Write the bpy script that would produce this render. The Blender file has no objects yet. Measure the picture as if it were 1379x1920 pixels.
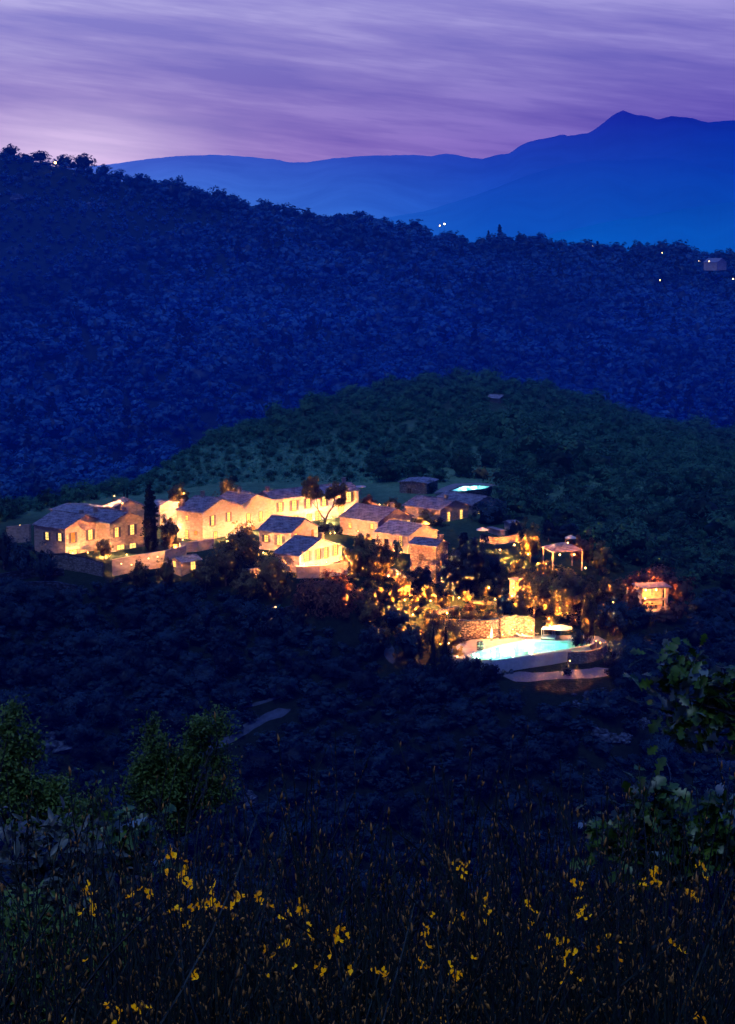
import bpy, math, random
import numpy as np
R = math.radians
C = bpy.context.scene.collection
rnd = random.Random(7)
# ------------------------------------------------------------------ camera model
FPX, CX, CY, TH = 3400.0, 689.5, 960.0, R(8.86)
ct, st = math.cos(TH), math.sin(TH)
def P(px, py, Y):                       # world point seen at a photo pixel, at distance Y
    t = (CY-py)/FPX
    z = Y*(t*ct-st)/(ct+t*st)
    d = Y*ct-z*st
    return ((px-CX)/FPX*d, Y, z)
def ray(px, py):
    x, y, z = P(px, py, 1.0)
    return np.array((x, y, z))
def PZ(px, py, z):                      # same, on a horizontal plane
    r = ray(px, py)
    return tuple(r*(z/r[2]))
def proj(x, y, z):
    d = y*ct-z*st
    return CX+FPX*x/d, CY-FPX*(y*st+z*ct)/d
def S(Y): return FPX/(Y*1.015)          # pixels per metre
sc = bpy.context.scene
cam = bpy.data.cameras.new('camera'); co = bpy.data.objects.new('camera', cam); C.objects.link(co)
cam.sensor_fit = 'VERTICAL'; cam.sensor_height = 24; cam.lens = 24*FPX/1920
cam.clip_start = 0.1; cam.clip_end = 90000
co.rotation_euler = (R(90)-TH, 0, 0); sc.camera = co
sc.view_settings.view_transform = 'Standard'; sc.view_settings.look = 'None'
sc.view_settings.exposure = 0
cy = sc.cycles
cy.max_bounces = 3; cy.diffuse_bounces = 1; cy.glossy_bounces = 2; cy.transmission_bounces = 2
cy.use_adaptive_sampling = True; cy.adaptive_threshold = .025; cy.adaptive_min_samples = 12
cy.transparent_max_bounces = 6; cy.sample_clamp_indirect = 2.0; cy.caustics_reflective = False; cy.caustics_refractive = False
cy.use_denoising = True
try: cy.denoiser = 'OPENIMAGEDENOISE'
except Exception: pass
try: cy.use_light_tree = True
except Exception: pass

# ------------------------------------------------------------------ node helpers
def mat_new(name):
    m = bpy.data.materials.new(name); m.use_nodes = True
    m.node_tree.nodes.clear(); return m, m.node_tree.nodes, m.node_tree.links
def nd(n, t, **k):
    o = n.new(t)
    for a, b in k.items(): setattr(o, a, b)
    return o
def mth(n, l, op, a, b=None, c=None, clamp=False):
    o = n.new('ShaderNodeMath'); o.operation = op; o.use_clamp = clamp
    for i, v in enumerate((a, b, c)):
        if v is None: continue
        if isinstance(v, (int, float)): o.inputs[i].default_value = v
        else: l.new(v, o.inputs[i])
    return o.outputs[0]
def ramp(n, l, fac, stops, interp='LINEAR'):
    o = n.new('ShaderNodeValToRGB'); o.color_ramp.interpolation = interp
    e = o.color_ramp.elements
    while len(e) > 1: e.remove(e[-1])
    e[0].position = stops[0][0]; e[0].color = (*stops[0][1], 1)
    for p, c in stops[1:]:
        k = e.new(p); k.color = (*c, 1)
    if fac is not None: l.new(fac, o.inputs[0])
    return o.outputs[0]
def mixc(n, l, fac, a, b, mode='MIX'):
    o = n.new('ShaderNodeMix'); o.data_type = 'RGBA'; o.blend_type = mode
    for s, v in ((o.inputs[0], fac), (o.inputs[6], a), (o.inputs[7], b)):
        if isinstance(v, (int, float)): s.default_value = v
        elif isinstance(v, tuple): s.default_value = (*v[:3], 1)
        else: l.new(v, s)
    return o.outputs[2]
def noise(n, l, vec, scale, detail=3, rough=.55):
    o = n.new('ShaderNodeTexNoise'); o.inputs['Scale'].default_value = scale
    o.inputs['Detail'].default_value = detail; o.inputs['Roughness'].default_value = rough
    if vec is not None: l.new(vec, o.inputs['Vector'])
    return o.outputs['Fac']
# evening haze: glow painted into each material as emission, growing with world y
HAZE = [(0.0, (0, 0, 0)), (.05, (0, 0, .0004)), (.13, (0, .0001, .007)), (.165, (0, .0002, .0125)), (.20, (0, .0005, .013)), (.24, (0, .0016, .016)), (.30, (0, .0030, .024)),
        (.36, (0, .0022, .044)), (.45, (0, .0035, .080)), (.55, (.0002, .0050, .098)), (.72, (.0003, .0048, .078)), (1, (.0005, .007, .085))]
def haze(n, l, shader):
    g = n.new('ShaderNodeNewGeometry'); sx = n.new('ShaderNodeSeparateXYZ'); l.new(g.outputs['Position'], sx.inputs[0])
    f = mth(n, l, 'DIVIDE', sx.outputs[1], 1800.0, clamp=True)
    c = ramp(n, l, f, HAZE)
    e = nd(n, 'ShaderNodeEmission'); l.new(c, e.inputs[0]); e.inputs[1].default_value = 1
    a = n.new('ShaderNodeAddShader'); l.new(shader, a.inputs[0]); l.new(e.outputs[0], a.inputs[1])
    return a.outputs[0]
def out(n, l, sh):
    o = n.new('ShaderNodeOutputMaterial'); l.new(sh, o.inputs[0])
def principled(n, l, col, rough=.8, spec=.2, bump=None, bstr=.3, bdist=.05):
    p = n.new('ShaderNodeBsdfPrincipled'); p.inputs['Roughness'].default_value = rough
    p.inputs['Specular IOR Level'].default_value = spec
    if isinstance(col, tuple): p.inputs['Base Color'].default_value = (*col, 1)
    else: l.new(col, p.inputs['Base Color'])
    if bump is not None:
        b = n.new('ShaderNodeBump'); b.inputs['Strength'].default_value = bstr; b.inputs['Distance'].default_value = bdist
        l.new(bump, b.inputs['Height']); l.new(b.outputs[0], p.inputs['Normal'])
    return p.outputs[0]
def objco(n): return n.new('ShaderNodeTexCoord').outputs['Object']
def posco(n): return n.new('ShaderNodeNewGeometry').outputs['Position']

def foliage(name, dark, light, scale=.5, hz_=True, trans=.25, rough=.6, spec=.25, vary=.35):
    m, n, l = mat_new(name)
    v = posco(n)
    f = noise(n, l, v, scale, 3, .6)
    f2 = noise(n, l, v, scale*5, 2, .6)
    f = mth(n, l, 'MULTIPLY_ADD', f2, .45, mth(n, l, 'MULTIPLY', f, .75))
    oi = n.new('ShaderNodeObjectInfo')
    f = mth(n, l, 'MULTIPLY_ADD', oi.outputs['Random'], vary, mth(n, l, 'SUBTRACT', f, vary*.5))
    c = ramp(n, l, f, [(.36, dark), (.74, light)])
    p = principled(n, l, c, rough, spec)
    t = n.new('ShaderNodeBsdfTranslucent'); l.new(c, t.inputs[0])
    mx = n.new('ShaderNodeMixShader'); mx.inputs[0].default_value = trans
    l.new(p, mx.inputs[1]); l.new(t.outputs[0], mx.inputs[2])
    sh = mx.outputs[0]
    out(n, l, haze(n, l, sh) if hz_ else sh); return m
def plain(name, col, rough=.7, spec=.2, var=.25, scale=2.0, hz_=True, bump=0):
    m, n, l = mat_new(name)
    f = noise(n, l, posco(n), scale, 4, .6)
    c = ramp(n, l, f, [(.3, tuple(x*(1-var) for x in col)), (.7, tuple(min(1, x*(1+var)) for x in col))])
    p = principled(n, l, c, rough, spec, f if bump else None, bump)
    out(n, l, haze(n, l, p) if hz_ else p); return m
def stone(name, c1, c2, scale=2.2, mortar=.8, bs=.6):
    m, n, l = mat_new(name)
    v = objco(n)
    vo = n.new('ShaderNodeTexVoronoi'); vo.inputs['Scale'].default_value = scale
    mp = n.new('ShaderNodeMapping'); mp.inputs['Scale'].default_value = (1, 1, 1.9); l.new(v, mp.inputs[0])
    l.new(mp.outputs[0], vo.inputs['Vector'])
    f = noise(n, l, v, .5, 4, .65)
    cell = n.new('ShaderNodeSeparateColor'); l.new(vo.outputs['Color'], cell.inputs[0])
    f = mth(n, l, 'MULTIPLY_ADD', cell.outputs[0], .45, mth(n, l, 'MULTIPLY', f, .6))
    c = ramp(n, l, f, [(.25, c1), (.7, c2)])
    ed = ramp(n, l, vo.outputs['Distance'], [(.25, (1, 1, 1)), (.62, (mortar,)*3)])
    c = mixc(n, l, 1.0, c, ed, 'MULTIPLY')
    p = principled(n, l, c, .9, .1, vo.outputs['Distance'], -bs, .08)
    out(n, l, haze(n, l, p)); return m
def roof_mat(name, c1, c2, c3):
    m, n, l = mat_new(name)
    uv = n.new('ShaderNodeTexCoord').outputs['UV']
    b = n.new('ShaderNodeTexBrick'); b.inputs['Scale'].default_value = 1
    b.inputs['Brick Width'].default_value = .75; b.inputs['Row Height'].default_value = .5
    b.inputs['Mortar Size'].default_value = .05; b.inputs['Color1'].default_value = (*c1, 1); b.inputs['Color2'].default_value = (*c2, 1)
    b.inputs['Mortar'].default_value = (*[x*.35 for x in c1], 1); b.inputs['Bias'].default_value = 0
    l.new(uv, b.inputs['Vector'])
    mp = n.new('ShaderNodeMapping'); mp.inputs['Scale'].default_value = (.6, 1.5, 1); l.new(uv, mp.inputs[0])
    f = noise(n, l, mp.outputs[0], 1.0, 4, .7)
    fr = ramp(n, l, f, [(.42, (0, 0, 0)), (.66, (1, 1, 1))])
    c = mixc(n, l, fr, b.outputs['Color'], c3)
    p = principled(n, l, c, .75, .2, b.outputs['Fac'], -.5, .08)
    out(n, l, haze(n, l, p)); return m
def emit(name, col, s, var=0.0, scale=3):
    m, n, l = mat_new(name)
    e = n.new('ShaderNodeEmission'); e.inputs[1].default_value = s
    if var:
        f = noise(n, l, posco(n), scale, 2, .6)
        l.new(ramp(n, l, f, [(.35, tuple(x*(1-var) for x in col)), (.6, col)]), e.inputs[0])
    else: e.inputs[0].default_value = (*col, 1)
    out(n, l, e.outputs[0]); return m

M = {}
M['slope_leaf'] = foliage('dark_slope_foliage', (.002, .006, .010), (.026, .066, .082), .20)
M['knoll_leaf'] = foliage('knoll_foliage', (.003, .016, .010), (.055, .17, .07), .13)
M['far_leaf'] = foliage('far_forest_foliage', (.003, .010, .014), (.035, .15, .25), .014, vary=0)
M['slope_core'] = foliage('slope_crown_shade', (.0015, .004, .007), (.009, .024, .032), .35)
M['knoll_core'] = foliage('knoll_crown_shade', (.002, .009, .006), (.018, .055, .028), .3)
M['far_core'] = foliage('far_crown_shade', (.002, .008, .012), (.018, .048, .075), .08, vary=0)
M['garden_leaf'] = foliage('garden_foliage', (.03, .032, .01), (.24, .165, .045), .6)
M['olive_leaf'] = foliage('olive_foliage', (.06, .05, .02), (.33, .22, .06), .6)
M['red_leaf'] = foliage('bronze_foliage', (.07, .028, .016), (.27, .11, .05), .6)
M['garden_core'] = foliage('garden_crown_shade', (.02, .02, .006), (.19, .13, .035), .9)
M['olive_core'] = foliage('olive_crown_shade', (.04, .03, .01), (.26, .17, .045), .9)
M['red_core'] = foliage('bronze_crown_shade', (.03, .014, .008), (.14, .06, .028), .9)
M['dark_leaf'] = foliage('cypress_foliage', (.004, .007, .006), (.02, .03, .018), .6)
M['bark'] = plain('bark', (.10, .075, .055), .9, .1, .4, 3)
M['ground'] = None
M['plaster'] = stone('warm_plastered_stone', (.27, .20, .145), (.43, .325, .245), 1.6, .88, .3)
M['pale'] = stone('pale_plaster', (.32, .25, .19), (.47, .38, .30), 1.2, .92, .2)
M['stone'] = stone('grey_rubble_stone', (.12, .105, .10), (.27, .23, .20), 2.2, .6, .8)
M['rock'] = stone('terrace_rock', (.09, .06, .045), (.42, .30, .20), 2.3, .35, 1.2)
M['roof'] = roof_mat('clay_roof_tiles', (.13, .105, .12), (.20, .165, .18), (.36, .31, .32))
M['roof2'] = roof_mat('weathered_roof_tiles', (.15, .14, .155), (.24, .22, .23), (.40, .38, .39))
M['pane'] = emit('lit_pane', (1, .68, .18), 2.0, .35, 1.2)
M['dimpane'] = emit('dim_lit_pane', (1, .42, .07), .8, .4, 1.5)
M['frame'] = plain('window_frame', (.14, .10, .07), .7)
M['shutter'] = plain('painted_shutter', (.10, .08, .08), .7)
M['dark'] = plain('dark_metal', (.03, .03, .03), .5)
M['bulb'] = emit('lamp_bulb', (1, .58, .16), 14)
M['whitebulb'] = emit('white_lamp_bulb', (1, .78, .42), 14)
M['gravel'] = plain('pale_gravel', (.17, .14, .15), .95, .1, .25, 3)
M['path'] = plain('packed_path', (.055, .07, .10), .95, .1, .35, .8)
M['deck'] = plain('paved_deck', (.27, .23, .21), .8, .2, .15, 1.0)
M['bank'] = stone('dark_bank_stone', (.015, .02, .03), (.07, .085, .11), 1.6, .4, .9)
M['boulder'] = stone('limestone_boulder', (.03, .04, .055), (.13, .16, .20), 1.2, .4, .9)
M['cloth'] = plain('white_canvas', (.46, .46, .47), .8, .1, .05)
M['poolwall'] = plain('pool_plaster', (.33, .37, .40), .8, .2, .15, 1.2)
M['pooltile'] = plain('pool_tile', (.42, .82, .78), .4, .3, .06, 4, hz_=False)
def water_mat():
    m, n, l = mat_new('pool_water')
    tr = n.new('ShaderNodeBsdfTransparent'); tr.inputs[0].default_value = (.52, .95, .92, 1)
    gl = n.new('ShaderNodeBsdfGlossy'); gl.inputs['Roughness'].default_value = .06
    b = n.new('ShaderNodeBump'); b.inputs['Strength'].default_value = .25; b.inputs['Distance'].default_value = .05
    l.new(noise(n, l, posco(n), 3, 3), b.inputs['Height']); l.new(b.outputs[0], gl.inputs['Normal'])
    b.inputs['Strength'].default_value = .12
    fr = n.new('ShaderNodeFresnel'); fr.inputs[0].default_value = 1.33; l.new(b.outputs[0], fr.inputs['Normal'])
    f = mth(n, l, 'MULTIPLY', fr.outputs[0], .45)
    mx = n.new('ShaderNodeMixShader'); l.new(f, mx.inputs[0]); l.new(tr.outputs[0], mx.inputs[1]); l.new(gl.outputs[0], mx.inputs[2])
    out(n, l, mx.outputs[0]); return m
M['water'] = water_mat()

# ------------------------------------------------------------------ object helpers
def tag(o, label=None, cat=None, group=None, kind=None):
    if label: o['label'] = label
    if cat: o['category'] = cat
    if group: o['group'] = group
    if kind: o['kind'] = kind
    return o
def empty(name, loc, rz=0, parent=None):
    o = bpy.data.objects.new(name, None); C.objects.link(o); o.location = loc; o.rotation_euler.z = rz
    o.empty_display_size = .3
    if parent: o.parent = parent
    return o
def link_mesh(name, me, parent=None, loc=None):
    o = bpy.data.objects.new(name, me); C.objects.link(o)
    if parent: o.parent = parent
    if loc is not None: o.location = loc
    return o
def np_mesh(name, V, Q, mats, mi=None, smooth=False, smf=None):
    """V (n,3), Q (m,k) faces of one size"""
    me = bpy.data.meshes.new(name)
    V = np.asarray(V, np.float32); Q = np.asarray(Q, np.int32); k = Q.shape[1]
    me.vertices.add(len(V)); me.vertices.foreach_set('co', V.ravel())
    me.loops.add(Q.size); me.loops.foreach_set('vertex_index', Q.ravel())
    me.polygons.add(len(Q)); me.polygons.foreach_set('loop_start', np.arange(len(Q), dtype=np.int32)*k)
    if mi is not None: me.polygons.foreach_set('material_index', np.asarray(mi, np.int32))
    if smooth: me.polygons.foreach_set('use_smooth', np.ones(len(Q), bool))
    if smf is not None: me.polygons.foreach_set('use_smooth', np.asarray(smf, bool))
    for m in mats: me.materials.append(m)
    me.update(calc_edges=True); me.validate(); return me
class MB:
    def __init__(s): s.v = []; s.f = []; s.uv = {}
    def add(s, vs, fs):
        b = len(s.v); s.v += [tuple(v) for v in vs]; s.f += [tuple(b+i for i in f) for f in fs]
    def box(s, x0, y0, z0, x1, y1, z1):
        s.add([(x0,y0,z0),(x1,y0,z0),(x1,y1,z0),(x0,y1,z0),(x0,y0,z1),(x1,y0,z1),(x1,y1,z1),(x0,y1,z1)],
              [(0,3,2,1),(4,5,6,7),(0,1,5,4),(1,2,6,5),(2,3,7,6),(3,0,4,7)])
    def hexa(s, b, t):                  # bottom quad, top quad
        s.add(list(b)+list(t), [(0,3,2,1),(4,5,6,7),(0,1,5,4),(1,2,6,5),(2,3,7,6),(3,0,4,7)])
    def tube(s, pts, rads, k=6, cap=True):
        b = len(s.v); pts = [np.array(p, float) for p in pts]
        up = np.array((.3, .2, 1.0))
        for i, p in enumerate(pts):
            d = pts[min(i+1, len(pts)-1)]-pts[max(i-1, 0)]; d = d/(np.linalg.norm(d)+1e-9)
            a = np.cross(d, up)
            if np.linalg.norm(a) < 1e-3: a = np.cross(d, (1, 0, 0))
            a /= np.linalg.norm(a); c = np.cross(d, a)
            for j in range(k):
                t = 2*math.pi*j/k; s.v.append(tuple(p+rads[i]*(math.cos(t)*a+math.sin(t)*c)))
        for i in range(len(pts)-1):
            for j in range(k):
                s.f.append((b+i*k+j, b+i*k+(j+1)%k, b+(i+1)*k+(j+1)%k, b+(i+1)*k+j))
        if cap:
            s.f.append(tuple(b+j for j in range(k))[::-1]); s.f.append(tuple(b+(len(pts)-1)*k+j for j in range(k)))
    def ball(s, c, r, n=8, m=6):
        prof = [(r*math.sin(math.pi*i/m), -r*math.cos(math.pi*i/m)) for i in range(m+1)]
        b = len(s.v)
        for i, (rr, z) in enumerate(prof):
            for j in range(n):
                t = 2*math.pi*j/n; s.v.append((c[0]+max(rr, r*.02)*math.cos(t), c[1]+max(rr, r*.02)*math.sin(t), c[2]+z))
        for i in range(m):
            for j in range(n): s.f.append((b+i*n+j, b+i*n+(j+1)%n, b+(i+1)*n+(j+1)%n, b+(i+1)*n+j))
    def mesh(s, name, mat, smooth=False):
        me = bpy.data.meshes.new(name); me.from_pydata(s.v, [], s.f)
        if smooth: me.polygons.foreach_set('use_smooth', [True]*len(me.polygons))
        for m in (mat if isinstance(mat, (list, tuple)) else [mat]): me.materials.append(m)
        me.update(); return me
    def build(s, name, mat, parent=None, loc=None, smooth=False):
        return link_mesh(name, s.mesh(name, mat, smooth), parent, loc)

# ------------------------------------------------------------------ terrain
COLS = [-900, -300, 0, 200, 400, 600, 800, 900, 1000, 1150, 1250, 1400, 1800, 2500]
near = [(20, -12.1), (120, -64), (215, -113.5), (236, -121), (246, -120)]
def col(*p): return near+list(p)
left_front = [(270, -101), (300, -84), (333, -65.5), (340, -63.5), (350, -62.5), (380, -62.5), (420, -62.5)]
PROF = {
 -900: col(*left_front, (440, -70), (520, -95), (720, -105), (850, -60), (1000, 10), (1120, 70), (1300, 50), (1800, -40), (2600, -150)),
 -300: col(*left_front, (440, -67), (500, -85), (700, -102), (850, -68), (1000, 4), (1150, 68), (1350, 40), (1800, -60), (2600, -150)),
 0: col((270, -101), (300, -84), (330, -66.5), (338, -65.5), (350, -62.8), (380, -62.5), (420, -66), (440, -69), (500, -88), (700, -102), (850, -71), (1000, -12), (1150, 50), (1350, 20), (1800, -60), (2600, -150)),
 200: col((270, -101), (300, -84), (333, -66), (339, -64.4), (345, -62.8), (380, -62.5), (420, -63.5), (455, -65.4), (500, -75), (600, -95), (720, -103), (850, -71), (1000, -22), (1170, 37), (1350, 10), (1800, -70), (2600, -150)),
 400: col((270, -102), (300, -83), (325, -68), (335, -64), (345, -62.7), (380, -62.5), (420, -62.4), (460, -62), (520, -60.2), (560, -65), (640, -88), (720, -105), (850, -74), (1000, -40), (1200, 16), (1380, 0), (1800, -80), (2600, -150)),
 600: col((270, -103), (300, -82), (320, -68), (333, -63.3), (345, -62.6), (400, -62.4), (450, -61.5), (520, -57.5), (570, -54.2), (610, -58), (720, -105), (850, -75), (1000, -46), (1250, 6), (1400, -10), (1800, -90), (2600, -150)),
 800: col((270, -102), (285, -91), (300, -80.5), (312, -75), (323, -69.2), (336, -65.2), (345, -63), (400, -62), (430, -61.4), (520, -55.5), (600, -51), (640, -55), (730, -108), (850, -77), (1000, -50), (1280, -3), (1450, -20), (1800, -90), (2600, -150)),
 900: col((270, -98), (285, -85), (295, -76.5), (300, -74.6), (314, -74.4), (317, -70.5), (325, -68.3), (345, -64), (400, -62), (430, -61.6), (520, -56), (600, -51.2), (640, -55), (730, -108), (850, -78), (1000, -52), (1290, -10), (1450, -22), (1800, -95), (2600, -150)),
 1000: col((262, -101), (282, -82), (290, -75.2), (299, -74.3), (317, -74.4), (320, -69.5), (330, -67.5), (345, -65.5), (365, -64), (400, -62.5), (440, -61), (520, -57), (600, -53), (640, -57), (730, -108), (850, -80), (1000, -56), (1300, -14), (1450, -25), (1800, -95), (2600, -150)),
 1150: col((262, -101), (282, -83), (290, -76), (302, -74.6), (317, -73.8), (324, -71), (335, -69), (360, -66.5), (400, -64), (450, -63), (520, -61), (590, -59), (640, -64), (730, -108), (850, -82), (1000, -60), (1330, -19), (1480, -30), (1800, -95), (2600, -150)),
 1250: col((262, -103), (285, -86), (300, -79), (316, -73.5), (324, -70.3), (338, -70), (350, -68), (400, -66.5), (450, -65.5), (520, -65), (585, -63.5), (640, -69), (730, -108), (850, -83), (1000, -62), (1350, -22), (1500, -32), (1800, -95), (2600, -150)),
 1400: col((262, -104), (285, -90), (310, -80), (340, -74), (380, -71), (450, -69), (520, -69), (580, -68.5), (640, -74), (730, -108), (850, -84), (1000, -65), (1400, -27), (1550, -38), (1800, -95), (2600, -150)),
 1800: col((270, -104), (310, -90), (360, -83), (450, -79), (580, -77), (640, -82), (730, -110), (850, -90), (1000, -72), (1400, -42), (1550, -50), (1800, -95), (2600, -150)),
 2500: col((270, -106), (310, -95), (360, -90), (450, -86), (580, -84), (640, -88), (730, -112), (850, -95), (1000, -80), (1400, -60), (1550, -65), (1800, -95), (2600, -150)),
}
YR = np.unique(np.concatenate([np.linspace(20, 236, 40), np.linspace(238, 440, 204), np.geomspace(442, 2600, 190)]))
TAB = []
for c in COLS:
    ys, zs = zip(*PROF[c]); TAB.append(np.interp(YR, ys, zs))
TAB = np.array(TAB)
CD = np.linspace(-900, 2500, 341)           # smooth across columns
T2 = np.array([np.interp(CD, COLS, TAB[:, j]) for j in range(len(YR))]).T
k = np.ones(7)/7
for _ in range(2):
    pad = np.pad(T2, ((3, 3), (0, 0)), 'edge'); T2 = sum(pad[i:i+len(CD)] for i in range(7))/7
for _ in range(2):
    pad = np.pad(T2, ((0, 0), (1, 1)), 'edge'); T2 = .25*pad[:, :-2]+.5*pad[:, 1:-1]+.25*pad[:, 2:]
def wob(x, y):
    w = np.clip((y-460)/300, 0, 1)
    return w*(1.6*np.sin(x*.045+y*.021)+1.2*np.sin(x*.093-y*.061+1.3)+2.2*np.sin(y*.018+x*.011)*np.clip((y-760)/200, 0, 1))
def hz(x, y):
    x = np.asarray(x, float); y = np.asarray(y, float)
    yc = np.clip(y, 20, 2600)
    c = np.clip(CX+FPX*x/(1.02*np.maximum(yc, 40)), -899, 2499)
    ci = (c+900)/10.0; i = np.clip(ci.astype(int), 0, len(CD)-2); fc = ci-i
    j = np.clip(np.searchsorted(YR, yc)-1, 0, len(YR)-2); fy = (yc-YR[j])/(YR[j+1]-YR[j])
    z = (T2[i, j]*(1-fc)+T2[i+1, j]*fc)*(1-fy)+(T2[i, j+1]*(1-fc)+T2[i+1, j+1]*fc)*fy
    z = np.where(y < 20, -1.7-.52*y, z)
    z = z+wob(x, y)
    return z
T2L = T2.tolist(); YRL = YR.tolist()
import bisect
def H(x, y):                            # the same for one point
    if y < 20: return -1.7-.52*y
    yc = min(y, 2600.0); c = min(max(CX+FPX*x/(1.02*max(yc, 40)), -899), 2499)
    ci = (c+900)/10.0; i = min(int(ci), len(T2L)-2); fc = ci-i
    j = min(max(bisect.bisect_left(YRL, yc)-1, 0), len(YRL)-2); fy = (yc-YRL[j])/(YRL[j+1]-YRL[j])
    a_, b_ = T2L[i], T2L[i+1]
    z = (a_[j]*(1-fc)+b_[j]*fc)*(1-fy)+(a_[j+1]*(1-fc)+b_[j+1]*fc)*fy
    if y > 460:
        w_ = min((y-460)/300, 1)
        z += w_*(1.6*math.sin(x*.045+y*.021)+1.2*math.sin(x*.093-y*.061+1.3)+2.2*math.sin(y*.018+x*.011)*min(max((y-760)/200, 0), 1))
    return z
_YS = np.arange(250, 1500, .5)
def gp(px, py, y0=262.0):               # first ground point seen at a pixel beyond y0
    r = ray(px, py); ys = _YS[_YS >= y0]
    d = r[2]*ys-hz(r[0]*ys, ys)
    k_ = np.argmax(d < 0)
    if d[k_] >= 0: k_ = len(ys)-1
    y = ys[k_]; x = r[0]*y
    return (float(x), float(y), H(x, y))

def ground_mat():
    m, n, l = mat_new('scrub_ground')
    v = posco(n)
    f = noise(n, l, v, .12, 5, .65); f2 = noise(n, l, v, 1.3, 4, .6)
    f = mth(n, l, 'MULTIPLY_ADD', f2, .5, mth(n, l, 'MULTIPLY', f, .6))
    c = ramp(n, l, f, [(.3, (.012, .022, .014)), (.5, (.035, .06, .032)), (.72, (.07, .10, .055))])
    sx = n.new('ShaderNodeSeparateXYZ'); l.new(v, sx.inputs[0])
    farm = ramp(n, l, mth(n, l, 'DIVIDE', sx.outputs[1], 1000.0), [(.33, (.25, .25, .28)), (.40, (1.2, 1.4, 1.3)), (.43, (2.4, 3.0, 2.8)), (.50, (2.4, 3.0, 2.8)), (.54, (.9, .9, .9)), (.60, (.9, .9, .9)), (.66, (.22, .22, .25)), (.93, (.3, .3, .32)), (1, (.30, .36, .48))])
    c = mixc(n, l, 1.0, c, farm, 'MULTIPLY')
    rk = ramp(n, l, noise(n, l, v, .045, 5, .7), [(.60, (0, 0, 0)), (.68, (1, 1, 1))])
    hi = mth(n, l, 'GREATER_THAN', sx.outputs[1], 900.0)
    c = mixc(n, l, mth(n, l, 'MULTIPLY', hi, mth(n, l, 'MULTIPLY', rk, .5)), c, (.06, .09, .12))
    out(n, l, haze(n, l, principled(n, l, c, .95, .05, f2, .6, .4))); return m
M['ground'] = ground_mat()
rowsY = np.unique(np.concatenate([np.linspace(-70, 20, 46), YR[::1]]))
cs = np.tan(np.linspace(math.atan(-.62), math.atan(.62), 420))
gx = np.outer(np.maximum(rowsY, 90), cs); gy = np.repeat(rowsY[:, None], len(cs), 1); gz = hz(gx, gy)
V = np.stack([gx, gy, gz], -1).reshape(-1, 3)
nr, nc = gx.shape; a = np.arange(nr*nc).reshape(nr, nc)
Q = np.stack([a[:-1, :-1], a[:-1, 1:], a[1:, 1:], a[1:, :-1]], -1).reshape(-1, 4)
tag(link_mesh('terrain', np_mesh('terrain', V, Q, [M['ground']], smooth=True)), 'scrub covered hills, spur and valley ground', kind='structure')

# ------------------------------------------------------------------ plain and mountains
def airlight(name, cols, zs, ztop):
    """far surface with evening haze painted on as emission, by height (z) and by bearing (x/y)"""
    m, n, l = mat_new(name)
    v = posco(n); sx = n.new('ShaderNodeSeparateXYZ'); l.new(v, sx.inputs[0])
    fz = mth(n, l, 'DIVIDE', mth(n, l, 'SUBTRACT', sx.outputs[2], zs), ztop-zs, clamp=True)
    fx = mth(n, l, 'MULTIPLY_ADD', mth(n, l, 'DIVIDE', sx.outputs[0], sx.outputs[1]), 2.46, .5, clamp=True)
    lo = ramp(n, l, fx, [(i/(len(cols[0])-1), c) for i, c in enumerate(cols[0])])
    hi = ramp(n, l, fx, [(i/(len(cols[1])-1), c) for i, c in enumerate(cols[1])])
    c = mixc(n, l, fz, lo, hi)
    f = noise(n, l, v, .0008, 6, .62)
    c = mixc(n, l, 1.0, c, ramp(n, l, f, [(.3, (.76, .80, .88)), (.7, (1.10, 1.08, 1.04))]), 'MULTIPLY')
    e = n.new('ShaderNodeEmission'); l.new(c, e.inputs[0])  # haze light put into the surface itself as emission
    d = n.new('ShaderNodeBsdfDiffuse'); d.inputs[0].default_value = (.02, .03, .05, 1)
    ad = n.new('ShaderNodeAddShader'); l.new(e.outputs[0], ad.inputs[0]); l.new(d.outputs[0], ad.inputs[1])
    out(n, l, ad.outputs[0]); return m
def mountain(name, label, prof, Y, depth, zlow, mat, seed):
    r_ = random.Random(seed)
    xs = np.linspace(prof[0][0], prof[-1][0], 420)
    ys = np.interp(xs, [p[0] for p in prof], [p[1] for p in prof])
    jit = np.zeros_like(xs)
    for o_ in range(1, 5):
        jit += np.array([.55*math.sin(x*.05*o_**1.7+seed+o_) for x in xs])/o_**.4
    ys = ys+jit*.55
    top = np.array([P(a_, b_, Y) for a_, b_ in zip(xs, ys)])
    rows = []
    for kx in np.linspace(0, 1, 14):
        row = top.copy(); row[:, 1] -= depth*kx
        row[:, 0] *= row[:, 1]/Y
        prof_ = (1-kx)**1.35
        row[:, 2] = zlow+(top[:, 2]-zlow)*prof_
        if 0 < kx < 1:
            row[:, 2] += (top[:, 2]-zlow)*.10*np.sin(np.arange(len(xs))*.13+seed)*np.sin(kx*math.pi)
        rows.append(row)
    back = top.copy(); back[:, 1] += depth*.8; back[:, 2] = zlow
    rows = [back]+rows
    V_ = np.concatenate(rows); n_ = len(xs); a_ = np.arange(len(rows)*n_).reshape(len(rows), n_)
    Q_ = np.stack([a_[:-1, :-1], a_[1:, :-1], a_[1:, 1:], a_[:-1, 1:]], -1).reshape(-1, 4)
    return tag(link_mesh(name, np_mesh(name, V_, Q_, [mat], smooth=True)), label, kind='structure')
m1 = airlight('far_range_haze', [[(.075, .24, .76), (.045, .185, .69), (.005, .09, .55), (0, .06, .46)], [(.066, .06, .53), (.027, .025, .43), (.013, .012, .35), (.0005, .010, .31)]], -100, 1720)
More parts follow.
